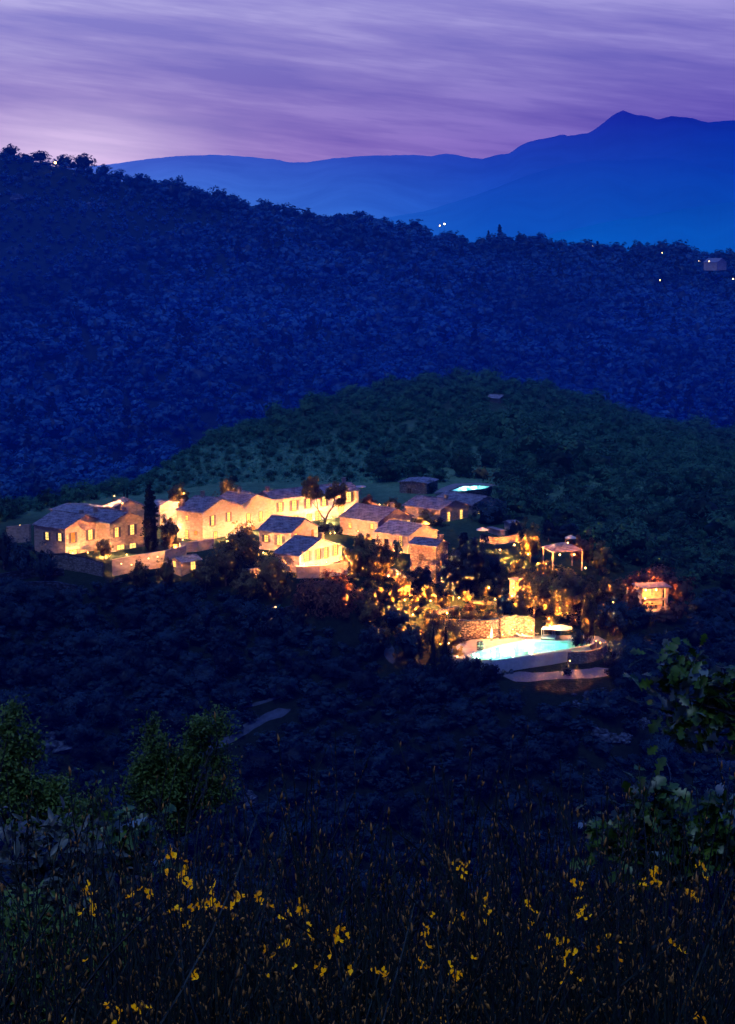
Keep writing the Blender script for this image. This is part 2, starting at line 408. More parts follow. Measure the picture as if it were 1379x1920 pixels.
pr1 = [(-700, 330), (-200, 318), (100, 316), (200, 309), (260, 300), (340, 292), (400, 290), (470, 294), (520, 299), (545, 305), (580, 304), (620, 297), (690, 292), (770, 290), (810, 293), (835, 288), (850, 289), (880, 295), (905, 298), (930, 291), (955, 288), (970, 277), (985, 268), (1000, 263), (1020, 260), (1040, 256), (1055, 252), (1065, 255), (1105, 249), (1130, 232), (1150, 215), (1168, 207), (1190, 215), (1215, 218), (1235, 224), (1260, 217), (1300, 222), (1325, 230), (1350, 227), (1379, 225), (1500, 240), (1800, 290), (2200, 320)]
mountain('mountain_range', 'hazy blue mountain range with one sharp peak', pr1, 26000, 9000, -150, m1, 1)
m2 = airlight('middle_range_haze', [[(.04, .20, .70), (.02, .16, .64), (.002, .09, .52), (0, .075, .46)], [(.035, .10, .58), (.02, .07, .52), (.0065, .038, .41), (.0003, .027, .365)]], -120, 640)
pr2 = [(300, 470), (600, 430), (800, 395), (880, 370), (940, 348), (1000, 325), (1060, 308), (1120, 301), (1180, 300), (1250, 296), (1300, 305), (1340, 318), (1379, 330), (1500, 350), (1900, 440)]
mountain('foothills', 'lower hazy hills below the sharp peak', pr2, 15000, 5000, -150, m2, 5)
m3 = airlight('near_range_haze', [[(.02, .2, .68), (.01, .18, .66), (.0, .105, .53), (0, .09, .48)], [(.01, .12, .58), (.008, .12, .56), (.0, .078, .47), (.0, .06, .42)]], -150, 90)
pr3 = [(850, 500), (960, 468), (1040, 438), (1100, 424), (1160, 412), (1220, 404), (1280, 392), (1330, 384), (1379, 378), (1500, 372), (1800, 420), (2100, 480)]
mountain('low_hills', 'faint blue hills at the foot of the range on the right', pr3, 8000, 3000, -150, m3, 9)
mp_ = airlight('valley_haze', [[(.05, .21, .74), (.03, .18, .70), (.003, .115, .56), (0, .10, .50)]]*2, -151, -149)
mb = MB(); mb.add([(-30000, 2300, -150.5), (30000, 2300, -150.5), (30000, 40000, -150.5), (-30000, 40000, -150.5)], [(0, 1, 2, 3)])
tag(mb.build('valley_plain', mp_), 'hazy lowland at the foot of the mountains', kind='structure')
# ------------------------------------------------------------------ dusk sky and afterglow
w = bpy.data.worlds.new('World'); sc.world = w; w.use_nodes = True
n, l = w.node_tree.nodes, w.node_tree.links; n.clear()
v = n.new('ShaderNodeTexCoord').outputs['Generated']
sx = n.new('ShaderNodeSeparateXYZ'); l.new(v, sx.inputs[0])
X_, Y_, Z_ = sx.outputs
left = [(0, (.33, .20, .62)), (.10, (.50, .29, .66)), (.20, (.40, .26, .62)), (.32, (.35, .26, .62)), (.46, (.37, .32, .68)), (.62, (.42, .39, .76)), (.80, (.06, .09, .42)), (1, (.02, .05, .30))]
right = [(0, (.085, .055, .42)), (.12, (.10, .063, .44)), (.22, (.115, .078, .48)), (.34, (.17, .13, .53)), (.48, (.25, .21, .61)), (.62, (.31, .28, .68)), (.80, (.05, .08, .40)), (1, (.02, .05, .30))]
fz = mth(n, l, 'MULTIPLY', Z_, 5.0, clamp=True)
fx = mth(n, l, 'MULTIPLY_ADD', X_, 2.6, .5, clamp=True)
base = mixc(n, l, fx, ramp(n, l, fz, left), ramp(n, l, fz, right))
# thin drifting cloud streaks
tilt = n.new('ShaderNodeMapping'); tilt.inputs['Rotation'].default_value = (0, R(-6.5), 0); l.new(v, tilt.inputs[0]); v = tilt.outputs[0]
mp = n.new('ShaderNodeMapping'); mp.inputs['Scale'].default_value = (4.2, 1, 46)
l.new(v, mp.inputs[0])
s1 = noise(n, l, mp.outputs[0], 1.0, 5, .58)
mp2 = n.new('ShaderNodeMapping'); mp2.inputs['Scale'].default_value = (11, 1, 120); mp2.inputs['Location'].default_value = (3, 0, 7)
l.new(v, mp2.inputs[0])
s2 = noise(n, l, mp2.outputs[0], 1.0, 4, .6)
st_ = mth(n, l, 'MULTIPLY_ADD', s2, .35, mth(n, l, 'MULTIPLY', s1, .75))
cl = ramp(n, l, st_, [(.50, (1, 1, 1)), (.58, (.72, .70, .88)), (.68, (.44, .46, .78))])
base = mixc(n, l, .72, base, cl, 'MULTIPLY')
li = ramp(n, l, st_, [(.40, (1.28, 1.24, 1.12)), (.52, (1, 1, 1))])
base = mixc(n, l, .7, base, li, 'MULTIPLY')
# afterglow where the sun went down behind the hill
dx = mth(n, l, 'MULTIPLY', mth(n, l, 'ADD', X_, .158), 15.0); dz = mth(n, l, 'MULTIPLY', mth(n, l, 'SUBTRACT', Z_, .040), 42.0)
g = mth(n, l, 'ADD', mth(n, l, 'MULTIPLY', dx, dx), mth(n, l, 'MULTIPLY', dz, dz))
g = mth(n, l, 'POWER', 2.718, mth(n, l, 'MULTIPLY', g, -1.0))
base = mixc(n, l, 1.0, base, mixc(n, l, g, (0, 0, 0), (.30, .27, .22)), 'ADD')
# deep blue overhead
zen = ramp(n, l, mth(n, l, 'MULTIPLY', Z_, 1.0, clamp=True), [(.2, (0, 0, 0)), (.4, (1, 1, 1))])
base = mixc(n, l, zen, base, (.004, .045, .52))
low = ramp(n, l, mth(n, l, 'MULTIPLY_ADD', Z_, 5, .5, clamp=True), [(.35, (1, 1, 1)), (.5, (0, 0, 0))])
base = mixc(n, l, low, base, (.002, .006, .03))
sky = n.new('ShaderNodeTexSky'); sky.sky_type = 'NISHITA'; sky.sun_disc = False
sky.sun_elevation = R(1.0); sky.sun_rotation = R(-9); sky.air_density = 2; sky.ozone_density = 4
skyc = mixc(n, l, 1.0, sky.outputs[0], (.004, .004, .004), 'MULTIPLY')
base = mixc(n, l, 1.0, base, skyc, 'ADD')
bg = n.new('ShaderNodeBackground'); l.new(base, bg.inputs[0]); bg.inputs[1].default_value = 1.0
o = n.new('ShaderNodeOutputWorld'); l.new(bg.outputs[0], o.inputs[0])
sd = bpy.data.lights.new('sun', 'SUN'); sd.energy = .85; sd.angle = R(20); sd.color = (.42, .64, 1)  # soft fill added from behind and above; the sun itself has set
so = bpy.data.objects.new('sun', sd); C.objects.link(so); so.rotation_euler = (R(27), 0, R(-12))

# ------------------------------------------------------------------ houses
def houseframe(px, py, Y, a):
    """front corner at the eaves, seen at (px,py); local x runs back right, local y back left"""
    e = P(px, py, Y); rz = R(90-a); return e, rz
def win_local(root_loc, rz, face, px, py):
    """ray from the camera onto a wall plane -> (distance along the wall, height over the eaves origin)"""
    r = ray(px, py); ex = np.array((math.cos(rz), math.sin(rz), 0)); ey = np.array((-math.sin(rz), math.cos(rz), 0))
    nrm = ey if face == 'G' else ex
    o_ = np.array(root_loc); t = (o_@nrm)/(r@nrm); p = r*t-o_
    return float(p@(ex if face == 'G' else ey)), float(p[2])
def face_mb(face, s, z, d):             # helper: local coords on a face; s along the wall, d out of the wall
    return (s, -d, z) if face == 'G' else (-d, s, z)
def facebox(mb, face, s0, s1, z0, z1, d0, d1):
    if face == 'G': mb.box(s0, -d1, z0, s1, -d0, z1)
    else: mb.box(-d1, s0, z0, -d0, s1, z1)
def add_window(root, face, s, z, wd, ht, lit='pane', shutters=False, kind='window', cols=2, rows=3):
    f = MB(); t = .07
    facebox(f, face, s-wd/2-t, s-wd/2, z-ht/2-t, z+ht/2+t, .0, .09); facebox(f, face, s+wd/2, s+wd/2+t, z-ht/2-t, z+ht/2+t, .0, .09)
    facebox(f, face, s-wd/2, s+wd/2, z+ht/2, z+ht/2+t, .0, .09); facebox(f, face, s-wd/2-.06-t, s+wd/2+.06+t, z-ht/2-t-.05, z-ht/2-.001, .091, .18)
    for i in range(1, cols):
        x = s-wd/2+wd*i/cols; facebox(f, face, x-.035, x+.035, z-ht/2, z+ht/2, .03, .07)
    for i in range(1, rows):
        y = z-ht/2+ht*i/rows; facebox(f, face, s-wd/2, s+wd/2, y-.025, y+.025, .028, .066)
    fo = f.build(kind, M['frame'], root)
    p = MB(); facebox(p, face, s-wd/2, s+wd/2, z-ht/2, z+ht/2, .005, .02); p.build('pane', M[lit], fo)
    if shutters:
        for sg in (-1, 1):
            q = MB(); c_ = s+sg*(wd/2+t+.02+wd*.27); facebox(q, face, c_-wd*.25, c_+wd*.25, z-ht/2-.05, z+ht/2+.05, .04, .10)
            for j in range(8):
                zz = z-ht/2+ht*(j+.5)/8; facebox(q, face, c_-wd*.2, c_+wd*.2, zz-.03, zz+.03, .10, .125)
            q.build('shutter', M['shutter'], fo)
    return fo
def house(name, label, corner, a, extL, extR, hgt, ridge='y', pitch=20, mat='plaster', roof='roof', wins=(), chims=(), below=2.5, cat='house', sharpen=None, flat=False, over=.3, shed=False):
    px, py, Y = corner
    e, rz = houseframe(px, py, Y, a); s = S(Y)
    L = extL/(math.cos(R(a))*s); W = extR/(math.sin(R(a))*s)
    root = empty(name, e, rz); tag(root, label, cat)
    tp = math.tan(R(pitch)); z0 = -hgt-below; mb = MB()
    if flat:
        mb.box(0, 0, z0, W, L, 0); mb.build('wall', M[mat], root)
        q = MB(); q.box(-.2, -.2, .02, W+.2, L+.2, .2)
        ro = q.build('roof', M[roof], root)
        uvs = ro.data.uv_layers.new(name='UVMap')
        for i, lp in enumerate(ro.data.loops):
            c_ = ro.data.vertices[lp.vertex_index].co; uvs.data[i].uv = (c_.x, c_.y)
    else:
        if ridge == 'y':
            r_ = W/2*tp
            vs = [(0,0,z0),(W,0,z0),(W,L,z0),(0,L,z0),(0,0,0),(W,0,0),(W,L,0),(0,L,0),(W/2,0,r_),(W/2,L,r_)]
            fs = [(0,1,5,8,4),(1,2,6,5),(2,3,7,9,6),(3,0,4,7),(4,8,9,7),(8,5,6,9)]
        else:
            r_ = L/2*tp
            vs = [(0,0,z0),(W,0,z0),(W,L,z0),(0,L,z0),(0,0,0),(W,0,0),(W,L,0),(0,L,0),(0,L/2,r_),(W,L/2,r_)]
            fs = [(3,0,4,8,7),(1,2,6,9,5),(0,1,5,4),(2,3,7,6),(4,5,9,8),(8,9,6,7)]
        mb.add(vs, fs); mb.build('wall', M[mat], root)
        ov = over; th = .16; g = .04; q = MB(); uv = []
        U = W if ridge == 'y' else L; V_ = L if ridge == 'y' else W
        for sg in (0, 1):
            # cross-section coordinate u (eave->ridge), run coordinate w
            ue = -ov if sg == 0 else U+ov; ur = U/2+( -.001 if sg == 0 else .001)
            ze = -ov*tp+g; zr = U/2*tp+g
            def pt(u, w_, z): return (u, w_, z) if ridge == 'y' else (w_, u, z)
            nn = 6
            b = len(q.v); vs = []; 
            for iw in range(nn+1):
                w_ = -ov+(V_+2*ov)*iw/nn; sag = -.05*math.sin(math.pi*iw/nn)+rnd.uniform(-.02, .02)
                vs += [pt(ue, w_, ze+sag*.5), pt(ur, w_, zr+sag), pt(ur, w_, zr+th+sag), pt(ue, w_, ze+th+sag*.5)]
            fs = []
            for iw in range(nn):
                k0 = iw*4; k1 = k0+4
                fs += [(k0+3, k0+2, k1+2, k1+3), (k0, k1, k1+1, k0+1), (k0, k0+3, k1+3, k1)]
            fs += [(0, 1, 2, 3), (nn*4, nn*4+3, nn*4+2, nn*4+1)]
            q.add(vs, fs)
        # ridge tiles
        for iw in range(int(V_/.45)):
            w_ = -ov+iw*.45+.2; zz = U/2*tp+g+th
            if ridge == 'y': q.box(U/2-.13, w_, zz-.03, U/2+.13, w_+.42, zz+.07)
            else: q.box(w_, U/2-.13, zz-.03, w_+.42, U/2+.13, zz+.07)
        ro = q.build('roof', M[roof], root)
        uvs = ro.data.uv_layers.new(name='UVMap')
        for i, lp in enumerate(ro.data.loops):
            c_ = ro.data.vertices[lp.vertex_index].co
            uvs.data[i].uv = (c_.y, c_.x) if ridge == 'y' else (c_.x, c_.y)
    for (cu, cw, ch) in chims:           # fractions across and along
        cx_, cy_ = (cu*W, cw*L); c = MB()
        rz_ = (W/2-abs(cx_-W/2))*tp if ridge == 'y' else (L/2-abs(cy_-L/2))*tp
        c.box(cx_-.32, cy_-.32, rz_-.3, cx_+.32, cy_+.32, rz_+ch); c.box(cx_-.42, cy_-.42, rz_+ch+.002, cx_+.42, cy_+.42, rz_+ch+.14)
        for sg in (-1, 1): c.box(cx_+sg*.2-.08, cy_-.3, rz_+ch+.142, cx_+sg*.2+.08, cy_+.3, rz_+ch+.36)
        c.box(cx_-.42, cy_-.42, rz_+ch+.362, cx_+.42, cy_+.42, rz_+ch+.45)
        c.build('chimney', M['plaster'], ro)
    for wn in wins:
        face, wx, wy, ww, wh = wn[:5]; lit = wn[5] if len(wn) > 5 else 'pane'; sh = wn[6] if len(wn) > 6 else False
        kind = wn[7] if len(wn) > 7 else 'window'
        s_, z_ = win_local(e, rz, face, wx, wy)
        lim = W if face == 'G' else L
        if s_ < ww/2+.15 or s_ > lim-ww/2-.15: s_ = min(max(s_, ww/2+.15), lim-ww/2-.15)
        add_window(root, face, s_, z_, ww, wh, lit, sh, kind, 2, 2 if wh < 1 else 4 if wh > 1.7 else 3)
    return root, e, rz, L, W

house('stone_house', 'leftmost house with two lit windows in its shaded side wall and a glowing front gable', (122, 992, 347), 37, 67, 64, 5, wins=[
    ('S', 89, 1005, .85, 1.5, 'pane', True), ('S', 113, 1007, .85, 1.5, 'pane', True), ('G', 137, 1008, 1.0, 1.9, 'dimpane', True), ('G', 169.5, 1002.5, 1.1, 2.0, 'pane', True),
    ('G', 137, 1035, 2.0, .85, 'pane')], chims=[(.75, .45, .9)])
house('stone_house', 'two storey gabled house left of the tall cypress with a bright pair of low windows', (206, 982, 351), 42, 72, 59, 6, wins=[
    ('G', 219, 998, .9, 1.9, 'pane', True), ('G', 248, 993, 1.0, 2.0, 'pane', True), ('G', 226, 1026, 1.9, .9, 'pane'), ('G', 249, 1023, 1.6, .95, 'pane')], chims=[(.3, .75, .8), (.5, .1, .5)])
house('link_wing', 'set back glowing wing joining the two leftmost gabled houses', (186, 984, 357), 42, 20, 26, 5.4, wins=[('G', 195, 1005, .9, 1.9, 'pane', True)], pitch=14)
house('low_wing', 'pale low roofed wing behind the leftmost house', (150, 963, 366), 34, 62, 52, 3, pitch=7, roof='roof2', mat='pale')
house('stone_house', 'small pink gabled house behind the tall cypress on the far side of the lane', (212, 953, 374), 66, 16, 58, 4, pitch=22, mat='plaster', chims=[])
house('low_wing', 'small pale roof just right of the tall cypress', (300, 948, 380), 40, 22, 30, 3, pitch=12, roof='roof2', mat='pale')
house('stone_house', 'tall house with a shaded grey side wall right of the cypress and a bright gable', (380, 962, 363), 37, 52, 66, 5.4, wins=[
    ('S', 351, 971, .7, .9, 'pane'), ('S', 351, 1002, .8, 1.8, 'pane', False, 'door'), ('S', 368, 999, .8, .7, 'dimpane'), ('G', 399, 976, .85, 2.1, 'pane', True), ('G', 429, 969, .85, 1.9, 'pane', True), ('G', 404, 1003, .9, 1.4, 'pane')],
    chims=[(.12, .95, 1.1), (.5, .75, .8)])
house('stone_house', 'bright house with a shallow gable joined to the right of the tall grey sided house', (445, 952, 372.5), 37, 56, 67, 5.2, wins=[
    ('G', 466, 971, .9, 1.9, 'pane'), ('G', 489, 968, .9, 2.0, 'pane'), ('G', 475, 992, 1.0, 1.0, 'dimpane')], chims=[(.5, .6, .9)], mat='plaster', pitch=17)
house('manor_house', 'long bright two storey house with a row of tall shuttered windows behind the forked tree', (512, 937, 382), 53, 36, 160, 5.2, ridge='x', pitch=21, mat='pale', wins=[
    ('G', 526, 951, .9, 2.0, 'pane', True), ('G', 552, 948, 1.1, 2.2, 'pane', True), ('G', 578, 944, 1.0, 2.1, 'pane', True), ('G', 608, 940, 1.0, 2.0, 'pane', True), ('G', 654, 931, 1.2, 2.4, 'pane', True), ('G', 662, 929, .7, 1.8, 'dimpane'),
    ('G', 552, 973, 1.6, 1.6, 'pane', False, 'door'), ('G', 580, 973, 1.3, 2.2, 'pane', False, 'door'), ('G', 597, 968, 1.4, 2.2, 'pane', False, 'door'), ('G', 520, 975, .9, 1.6, 'pane'), ('G', 640, 957, 1.4, 2.0, 'pane', False, 'door')],
    chims=[(.04, .5, .7), (.93, .5, .9)])
house('stone_house', 'small gable end showing behind the left end of the long bright house', (452, 932, 392), 48, 14, 30, 4, pitch=19)
house('stone_house', 'square house with a bright left wall and a blue shaded gable', (546, 1000, 350), 31, 62, 48, 3.5, pitch=24, mat='pale', wins=[
    ('S', 500, 1009.5, .85, 1.3, 'pane', True), ('S', 525, 1013, 1.1, 1.9, 'pane', True), ('G', 554.5, 1008, .8, 1.6, 'pane'), ('G', 586, 999.5, .6, 1.3, 'dimpane')], chims=[])
house('stone_house', 'low wide gabled house with a bright front terrace above the dark bushes', (562, 1043, 333), 37, 48, 78, 2.7, pitch=20, mat='pale', wins=[
    ('G', 575, 1043, 1.4, 1.9, 'pane', True, 'door'), ('G', 597, 1039, 1.0, 2.0, 'pane', True, 'door'), ('G', 611, 1036, 1.0, 2.0, 'pane', True, 'door'), ('G', 629, 1031, 1.0, 2.0, 'pane', True, 'door')], chims=[(.55, .06, .9)])
house('stone_house', 'long roofed house with two small square lit windows right of the square house', (710, 979, 365), 40, 73, 64, 2.8, pitch=21, mat='plaster', wins=[
    ('S', 657, 985, .8, 1.0), ('S', 698, 987, .8, 1.0), ('G', 725, 984.5, 1.0, 1.1), ('G', 765.5, 981, 1.0, 1.2)], chims=[(.5, .08, .8), (.9, .1, .6)])
house('stone_house', 'blue shaded house with one tall lit window in an orange patch of wall', (765, 1006, 350), 42, 60, 58, 4.6, pitch=21, mat='pale', roof='roof2', wins=[
    ('S', 752, 1013.5, .75, 2.1), ('S', 725, 1017, .9, 1.3, 'dark')], chims=[])
house('stone_house', 'dark rubble stone house without lights in front of the black trees', (818, 1025, 334), 34, 48, 24, 4.6, pitch=22, mat='stone', wins=[
    ('G', 827, 1056, .5, .9, 'dimpane'), ('S', 790, 1045, .8, 1.2, 'dark')], chims=[(.5, .05, .7)])
house('stone_house', 'pink walled house with two tall lit windows in its gable below the upper pool', (826, 957, 385), 44, 67, 56, 4.4, pitch=19, mat='plaster', wins=[
    ('G', 841.5, 969, .75, 2.1), ('G', 865, 965, .75, 2.1), ('G', 842, 989, .9, 1.2, 'dimpane')], chims=[(.6, .3, .8)])
house('stone_house', 'long roofed house half hidden by trees at the right end of the upper row', (885, 948, 395), 46, 70, 58, 4, pitch=17, mat='plaster', wins=[
    ('G', 898, 960, .6, 1.2), ('G', 921, 959, .5, .9, 'dimpane')])
house('ruined_barn', 'unlit blue grey stone barn left of the upper pool', (801, 907, 422), 22, 51, 22, 3, ridge='x', pitch=6, mat='stone', roof='roof2', wins=[('S', 768, 922, .9, 1.6, 'dark')], cat='barn')
house('garden_cottage', 'tiny grey roofed cottage with two lit windows at the foot of the long lit wall', (340, 1055, 335), 45, 22, 33, 2.0, ridge='x', pitch=24, mat='pale', roof='roof2', wins=[
    ('S', 328, 1057.5, .7, 1.1), ('G', 362, 1060.5, 1.1, 1.7)], cat='cottage')
house('bath_house', 'little flat roofed hut with a glowing doorway above the lower pool', (966, 1089, 324), 58, 9, 21, 2.8, flat=True, below=.6, mat='plaster', roof='deck', wins=[('G', 970, 1100, .7, 1.7, 'pane', False, 'door')], cat='hut')
house('annex', 'small unlit white block with a flat roof beside the dark trees', (940, 996, 372), 60, 22, 8, 1.8, flat=True, mat='pale', roof='deck', cat='hut')
house('annex', 'small square white block standing right of the annex terrace', (955, 981, 380), 55, 8, 16, 2.0, ridge='x', pitch=18, mat='pale', roof='roof2', cat='hut')
house('hill_hut', 'lone pale stone hut near the top of the wooded knoll', (937, 747, 560), 38, 22, 15, 2.4, pitch=20, mat='stone', roof='roof2', cat='hut')
house('far_house', 'pale long roof near the right end of the far ridge', (1345, 492, 1240), 30, 22, 26, 3, pitch=15, mat='pale', roof='roof2', cat='house')

# ------------------------------------------------------------------ open lit pavilion on the right
def pavilion():
    Y = 330; a = P(1176, 1136, 333); zf = P(1230, 1146, 329)[2]
    pb = [PZ(x, y, zf) for x, y in ((1199, 1128), (1255, 1140), (1222, 1156), (1180, 1140))]
    root = empty('open_pavilion', (a[0], a[1], zf)); tag(root, 'open fronted pavilion glowing orange inside on the dark right slope', 'pavilion')
    s = S(Y)
    # local frame: x right-front along the opening, y back
    o_ = np.array(P(1203, 1149, 329)); o_[2] = zf
    root.location = o_; rz = R(10); root.rotation_euler.z = rz
    W, D, Hh = 5.0, 3.6, 4.3
    f = MB(); f.box(-1.2, -1.5, -1.4, W+1.6, D, 0); f.build('floor', M['deck'], root)
    b = MB(); b.box(-.3, D, -1.4, W+.3, D+.3, Hh); b.build('wall', M['plaster'], root)
    b = MB(); b.box(-2.9, -.2, -1.4, -.301, .15, Hh-.1); b.box(-.3, -.2, .001, 0, D-.002, Hh-.001); b.build('wall', M['pale'], root)
    b = MB(); b.box(W-.55, -.25, .001, W, .3, Hh-.001); b.build('pillar', M['pale'], root)
    b = MB(); b.box(1.75, -.2, Hh-1.3, 2.1, .2, Hh-.001); b.box(.001, -.2, Hh-2.3, W-.56, .1, Hh-1.9); b.build('beam', M['plaster'], root)
    b = MB(); b.box(-.6, -.6, Hh, W+.6, D+.5, Hh+.25); b.build('roof', M['roof2'], root)
    b = MB(); b.box(.8, 1.3, .7, 3.6, 2.2, .78); b.box(1, 1.4, .001, 1.1, 2.1, .7); b.box(3.3, 1.4, .001, 3.4, 2.1, .7)
    m = np.array([[math.cos(rz), -math.sin(rz)], [math.sin(rz), math.cos(rz)]])
    t = b.build('dining_table', M['frame']); t.location = root.location; t.rotation_euler.z = rz; t.location.z += .001; tag(t, 'long wooden table inside the lit pavilion', 'table')
    ch = None
    for i in range(6):
        c = MB(); c.box(-.22, -.22, .42, .22, .22, .47)
        for sx_ in (-1, 1):
            for sy_ in (-1, 1): c.box(sx_*.19-.02, sy_*.19-.02, 0, sx_*.19+.02, sy_*.19+.02, .42)
        c.box(-.22, .18, .47, .22, .22, .95)
        if ch is None: me = c.mesh('dining_chair', M['dark']); ch = me
        q = link_mesh('dining_chair', ch); p_ = m@np.array((1.1+.95*(i % 3), .9 if i < 3 else 2.6))
        q.location = (root.location[0]+p_[0], root.location[1]+p_[1], zf+.002); q.rotation_euler.z = rz+(math.pi if i < 3 else 0)
        tag(q, 'dark dining chair drawn up to the pavilion table', 'chair', 'chairs around the pavilion table')
    for x_ in (.9, 2.9):
        b = MB(); b.ball((x_, .4, Hh-.45), .17); b.tube([(x_, .4, Hh-.3), (x_, .4, Hh-.001)], [.02, .02], 5); lm = b.build('ceiling_lamp', M['bulb'], root)
        p_ = m@np.array((x_, .4)); light((root.location[0]+p_[0], root.location[1]+p_[1], zf+Hh-.9), 70, (1, .40, .10), .2)
    p_ = m@np.array((2.4, 1.6)); light((root.location[0]+p_[0], root.location[1]+p_[1], zf+2.2), 120, (1, .30, .05), .2)
    p_ = m@np.array((5.6, -1.6)); light((root.location[0]+p_[0], root.location[1]+p_[1], zf+3.0), 12, (1, .30, .06), .2)
    p_ = m@np.array((3.2, 4.4)); light((root.location[0]+p_[0], root.location[1]+p_[1]+1, zf+Hh+2.2), 230, (1, .24, .05), .2)
WARM = (1, .39, .125)
PK = 13.0
AMBER = (1, .31, .06)
def light(loc, pw, col=WARM, r=.12, smooth=0):
    d = bpy.data.lights.new('lamp_light', 'POINT'); d.energy = pw*PK; d.color = col; d.shadow_soft_size = r
    if smooth:                          # shaded uplight: even out the burn close to the bulb
        d.use_nodes = True; n_, l_ = d.node_tree.nodes, d.node_tree.links
        fo = n_.new('ShaderNodeLightFalloff'); fo.inputs['Strength'].default_value = 1; fo.inputs['Smooth'].default_value = smooth
        em = next(q for q in n_ if q.type == 'EMISSION'); l_.new(fo.outputs['Quadratic'], em.inputs['Strength'])
    o_ = bpy.data.objects.new('lamp_light', d); C.objects.link(o_); o_.location = loc; return o_
pavilion()

# ------------------------------------------------------------------ garden walls
def gwall(name, label, pts, h, th=.45, mat='stone', below=.8, cat='wall'):
    """pts: (px, py of the top, Y)"""
    T = [np.array(P(*p)) for p in pts]; mb = MB(); n_ = len(T); L_ = []
    for i, t in enumerate(T):
        d = T[min(i+1, n_-1)]-T[max(i-1, 0)]; nrm = np.array((-d[1], d[0], 0)); nrm /= np.linalg.norm(nrm)
        L_.append((t, t+nrm*th))
    b = 0; vs = []
    for a_, c_ in L_: vs += [a_-np.array((0, 0, h+below)), c_-np.array((0, 0, h+below)), c_, a_]
    fs = []
    for i in range(n_-1):
        k0, k1 = 4*i, 4*i+4; fs += [(k0, k1, k1+3, k0+3), (k0+1, k0+2, k1+2, k1+1), (k0+3, k1+3, k1+2, k0+2), (k0, k0+1, k1+1, k1)]
    fs += [(0, 3, 2, 1), (4*n_-4, 4*n_-3, 4*n_-2, 4*n_-1)]
    o_ = T[0].copy(); o_[2] -= h
    mb.add([v_-o_ for v_ in vs], fs)
    w_ = mb.build(name, M[mat], None, o_); tag(w_, label, cat)
    cp = MB(); vs = []
    for a_, c_ in L_:
        dd = (a_-c_)/np.linalg.norm(a_-c_)*.06; z = np.array((0, 0, .003))
        vs += [a_+dd+z-o_, c_-dd+z-o_, c_-dd+z*40-o_, a_+dd+z*40-o_]
    cp.add(vs, fs); cp.build('coping', M['bank' if mat in ('rock', 'stone', 'bank') else 'pale'], w_)
    return w_
gwall('garden_wall', 'long warmly lit garden wall running right from the leftmost houses above the dark bushes', [(211, 1051, 333), (262, 1041, 334.5), (310, 1034, 336), (350, 1024, 342)], 2.2, mat='pale')
gwall('garden_wall', 'lit upper terrace wall in front of the tall grey sided house', [(338, 1019, 350), (372, 1016, 351.5), (402, 1011, 355)], 1.4, mat='pale')
gwall('garden_wall', 'grey retaining wall stepping down below the leftmost house', [(95, 1040, 341), (124, 1039, 340.5), (160, 1046, 339), (192, 1056, 337)], 2.2, mat='stone')
gwall('garden_wall', 'short pale parapet wall at the far left edge of the village', [(12, 989, 356), (34, 986.5, 355), (55, 984, 353)], 2.6, mat='plaster')
gwall('garden_wall', 'low glowing wall along the front terrace of the low wide house', [(556, 1063, 331.5), (600, 1062, 331), (652, 1055, 333)], 1.4, mat='pale')
gwall('garden_wall', 'bright stepped wall beside the lamps right of the low wide house', [(718, 1066, 336), (738, 1068, 335), (752, 1078, 332), (760, 1086, 330)], 2.0, mat='plaster')
gwall('garden_wall', 'glowing yellow wall end showing between the bushes left of the low wide house', [(466, 1068, 332), (496, 1064, 333)], 2.4, mat='plaster')
gwall('terrace_wall', 'brilliantly lit rough stone wall behind the lower pool deck', [(939, 1159, 315.8), (948, 1155, 316.3), (958, 1157, 316.8), (967, 1153, 317.2), (975, 1156, 317.6), (990, 1155, 317.6), (1003, 1161, 317.6)], 4.0, mat='rock')
gwall('terrace_wall', 'dim orange rock face behind the slim cypresses left of the pool deck', [(816, 1168, 312), (850, 1163, 315), (880, 1165, 315.4), (912, 1163, 315.8), (940, 1160, 316.5)], 5.5, th=.8, mat='rock')
gwall('terrace_wall', 'low grey wall of the garden path above the rock face', [(803, 1149, 321), (830, 1143, 323), (862, 1136, 325)], 1.0, mat='stone')
gwall('terrace_wall', 'upper path wall beside the bright star shaped lamp', [(818, 1132, 327), (845, 1130, 328), (872, 1125, 330)], 1.2, mat='stone')
gwall('terrace_wall', 'dark low wall ending near the doorway of the little flat roofed hut', [(880, 1127, 327), (920, 1128, 326), (958, 1120, 327)], 1.0, mat='stone')
gwall('terrace_wall', 'pale wall of the annex terrace', [(900, 1003, 362), (935, 1008, 360), (975, 1001, 363)], .7, mat='stone')
gwall('boundary_wall', 'dry stone bank below the leftmost house in the dark', [(22, 1096, 329), (60, 1092, 329.5), (105, 1092, 329), (142, 1100, 327)], 1.6, th=.6, mat='bank')
gwall('boundary_wall', 'dark lane wall at the left edge of the photo', [(-30, 1083, 334), (20, 1074, 336), (70, 1066, 338), (120, 1068, 338)], .8, mat='bank')

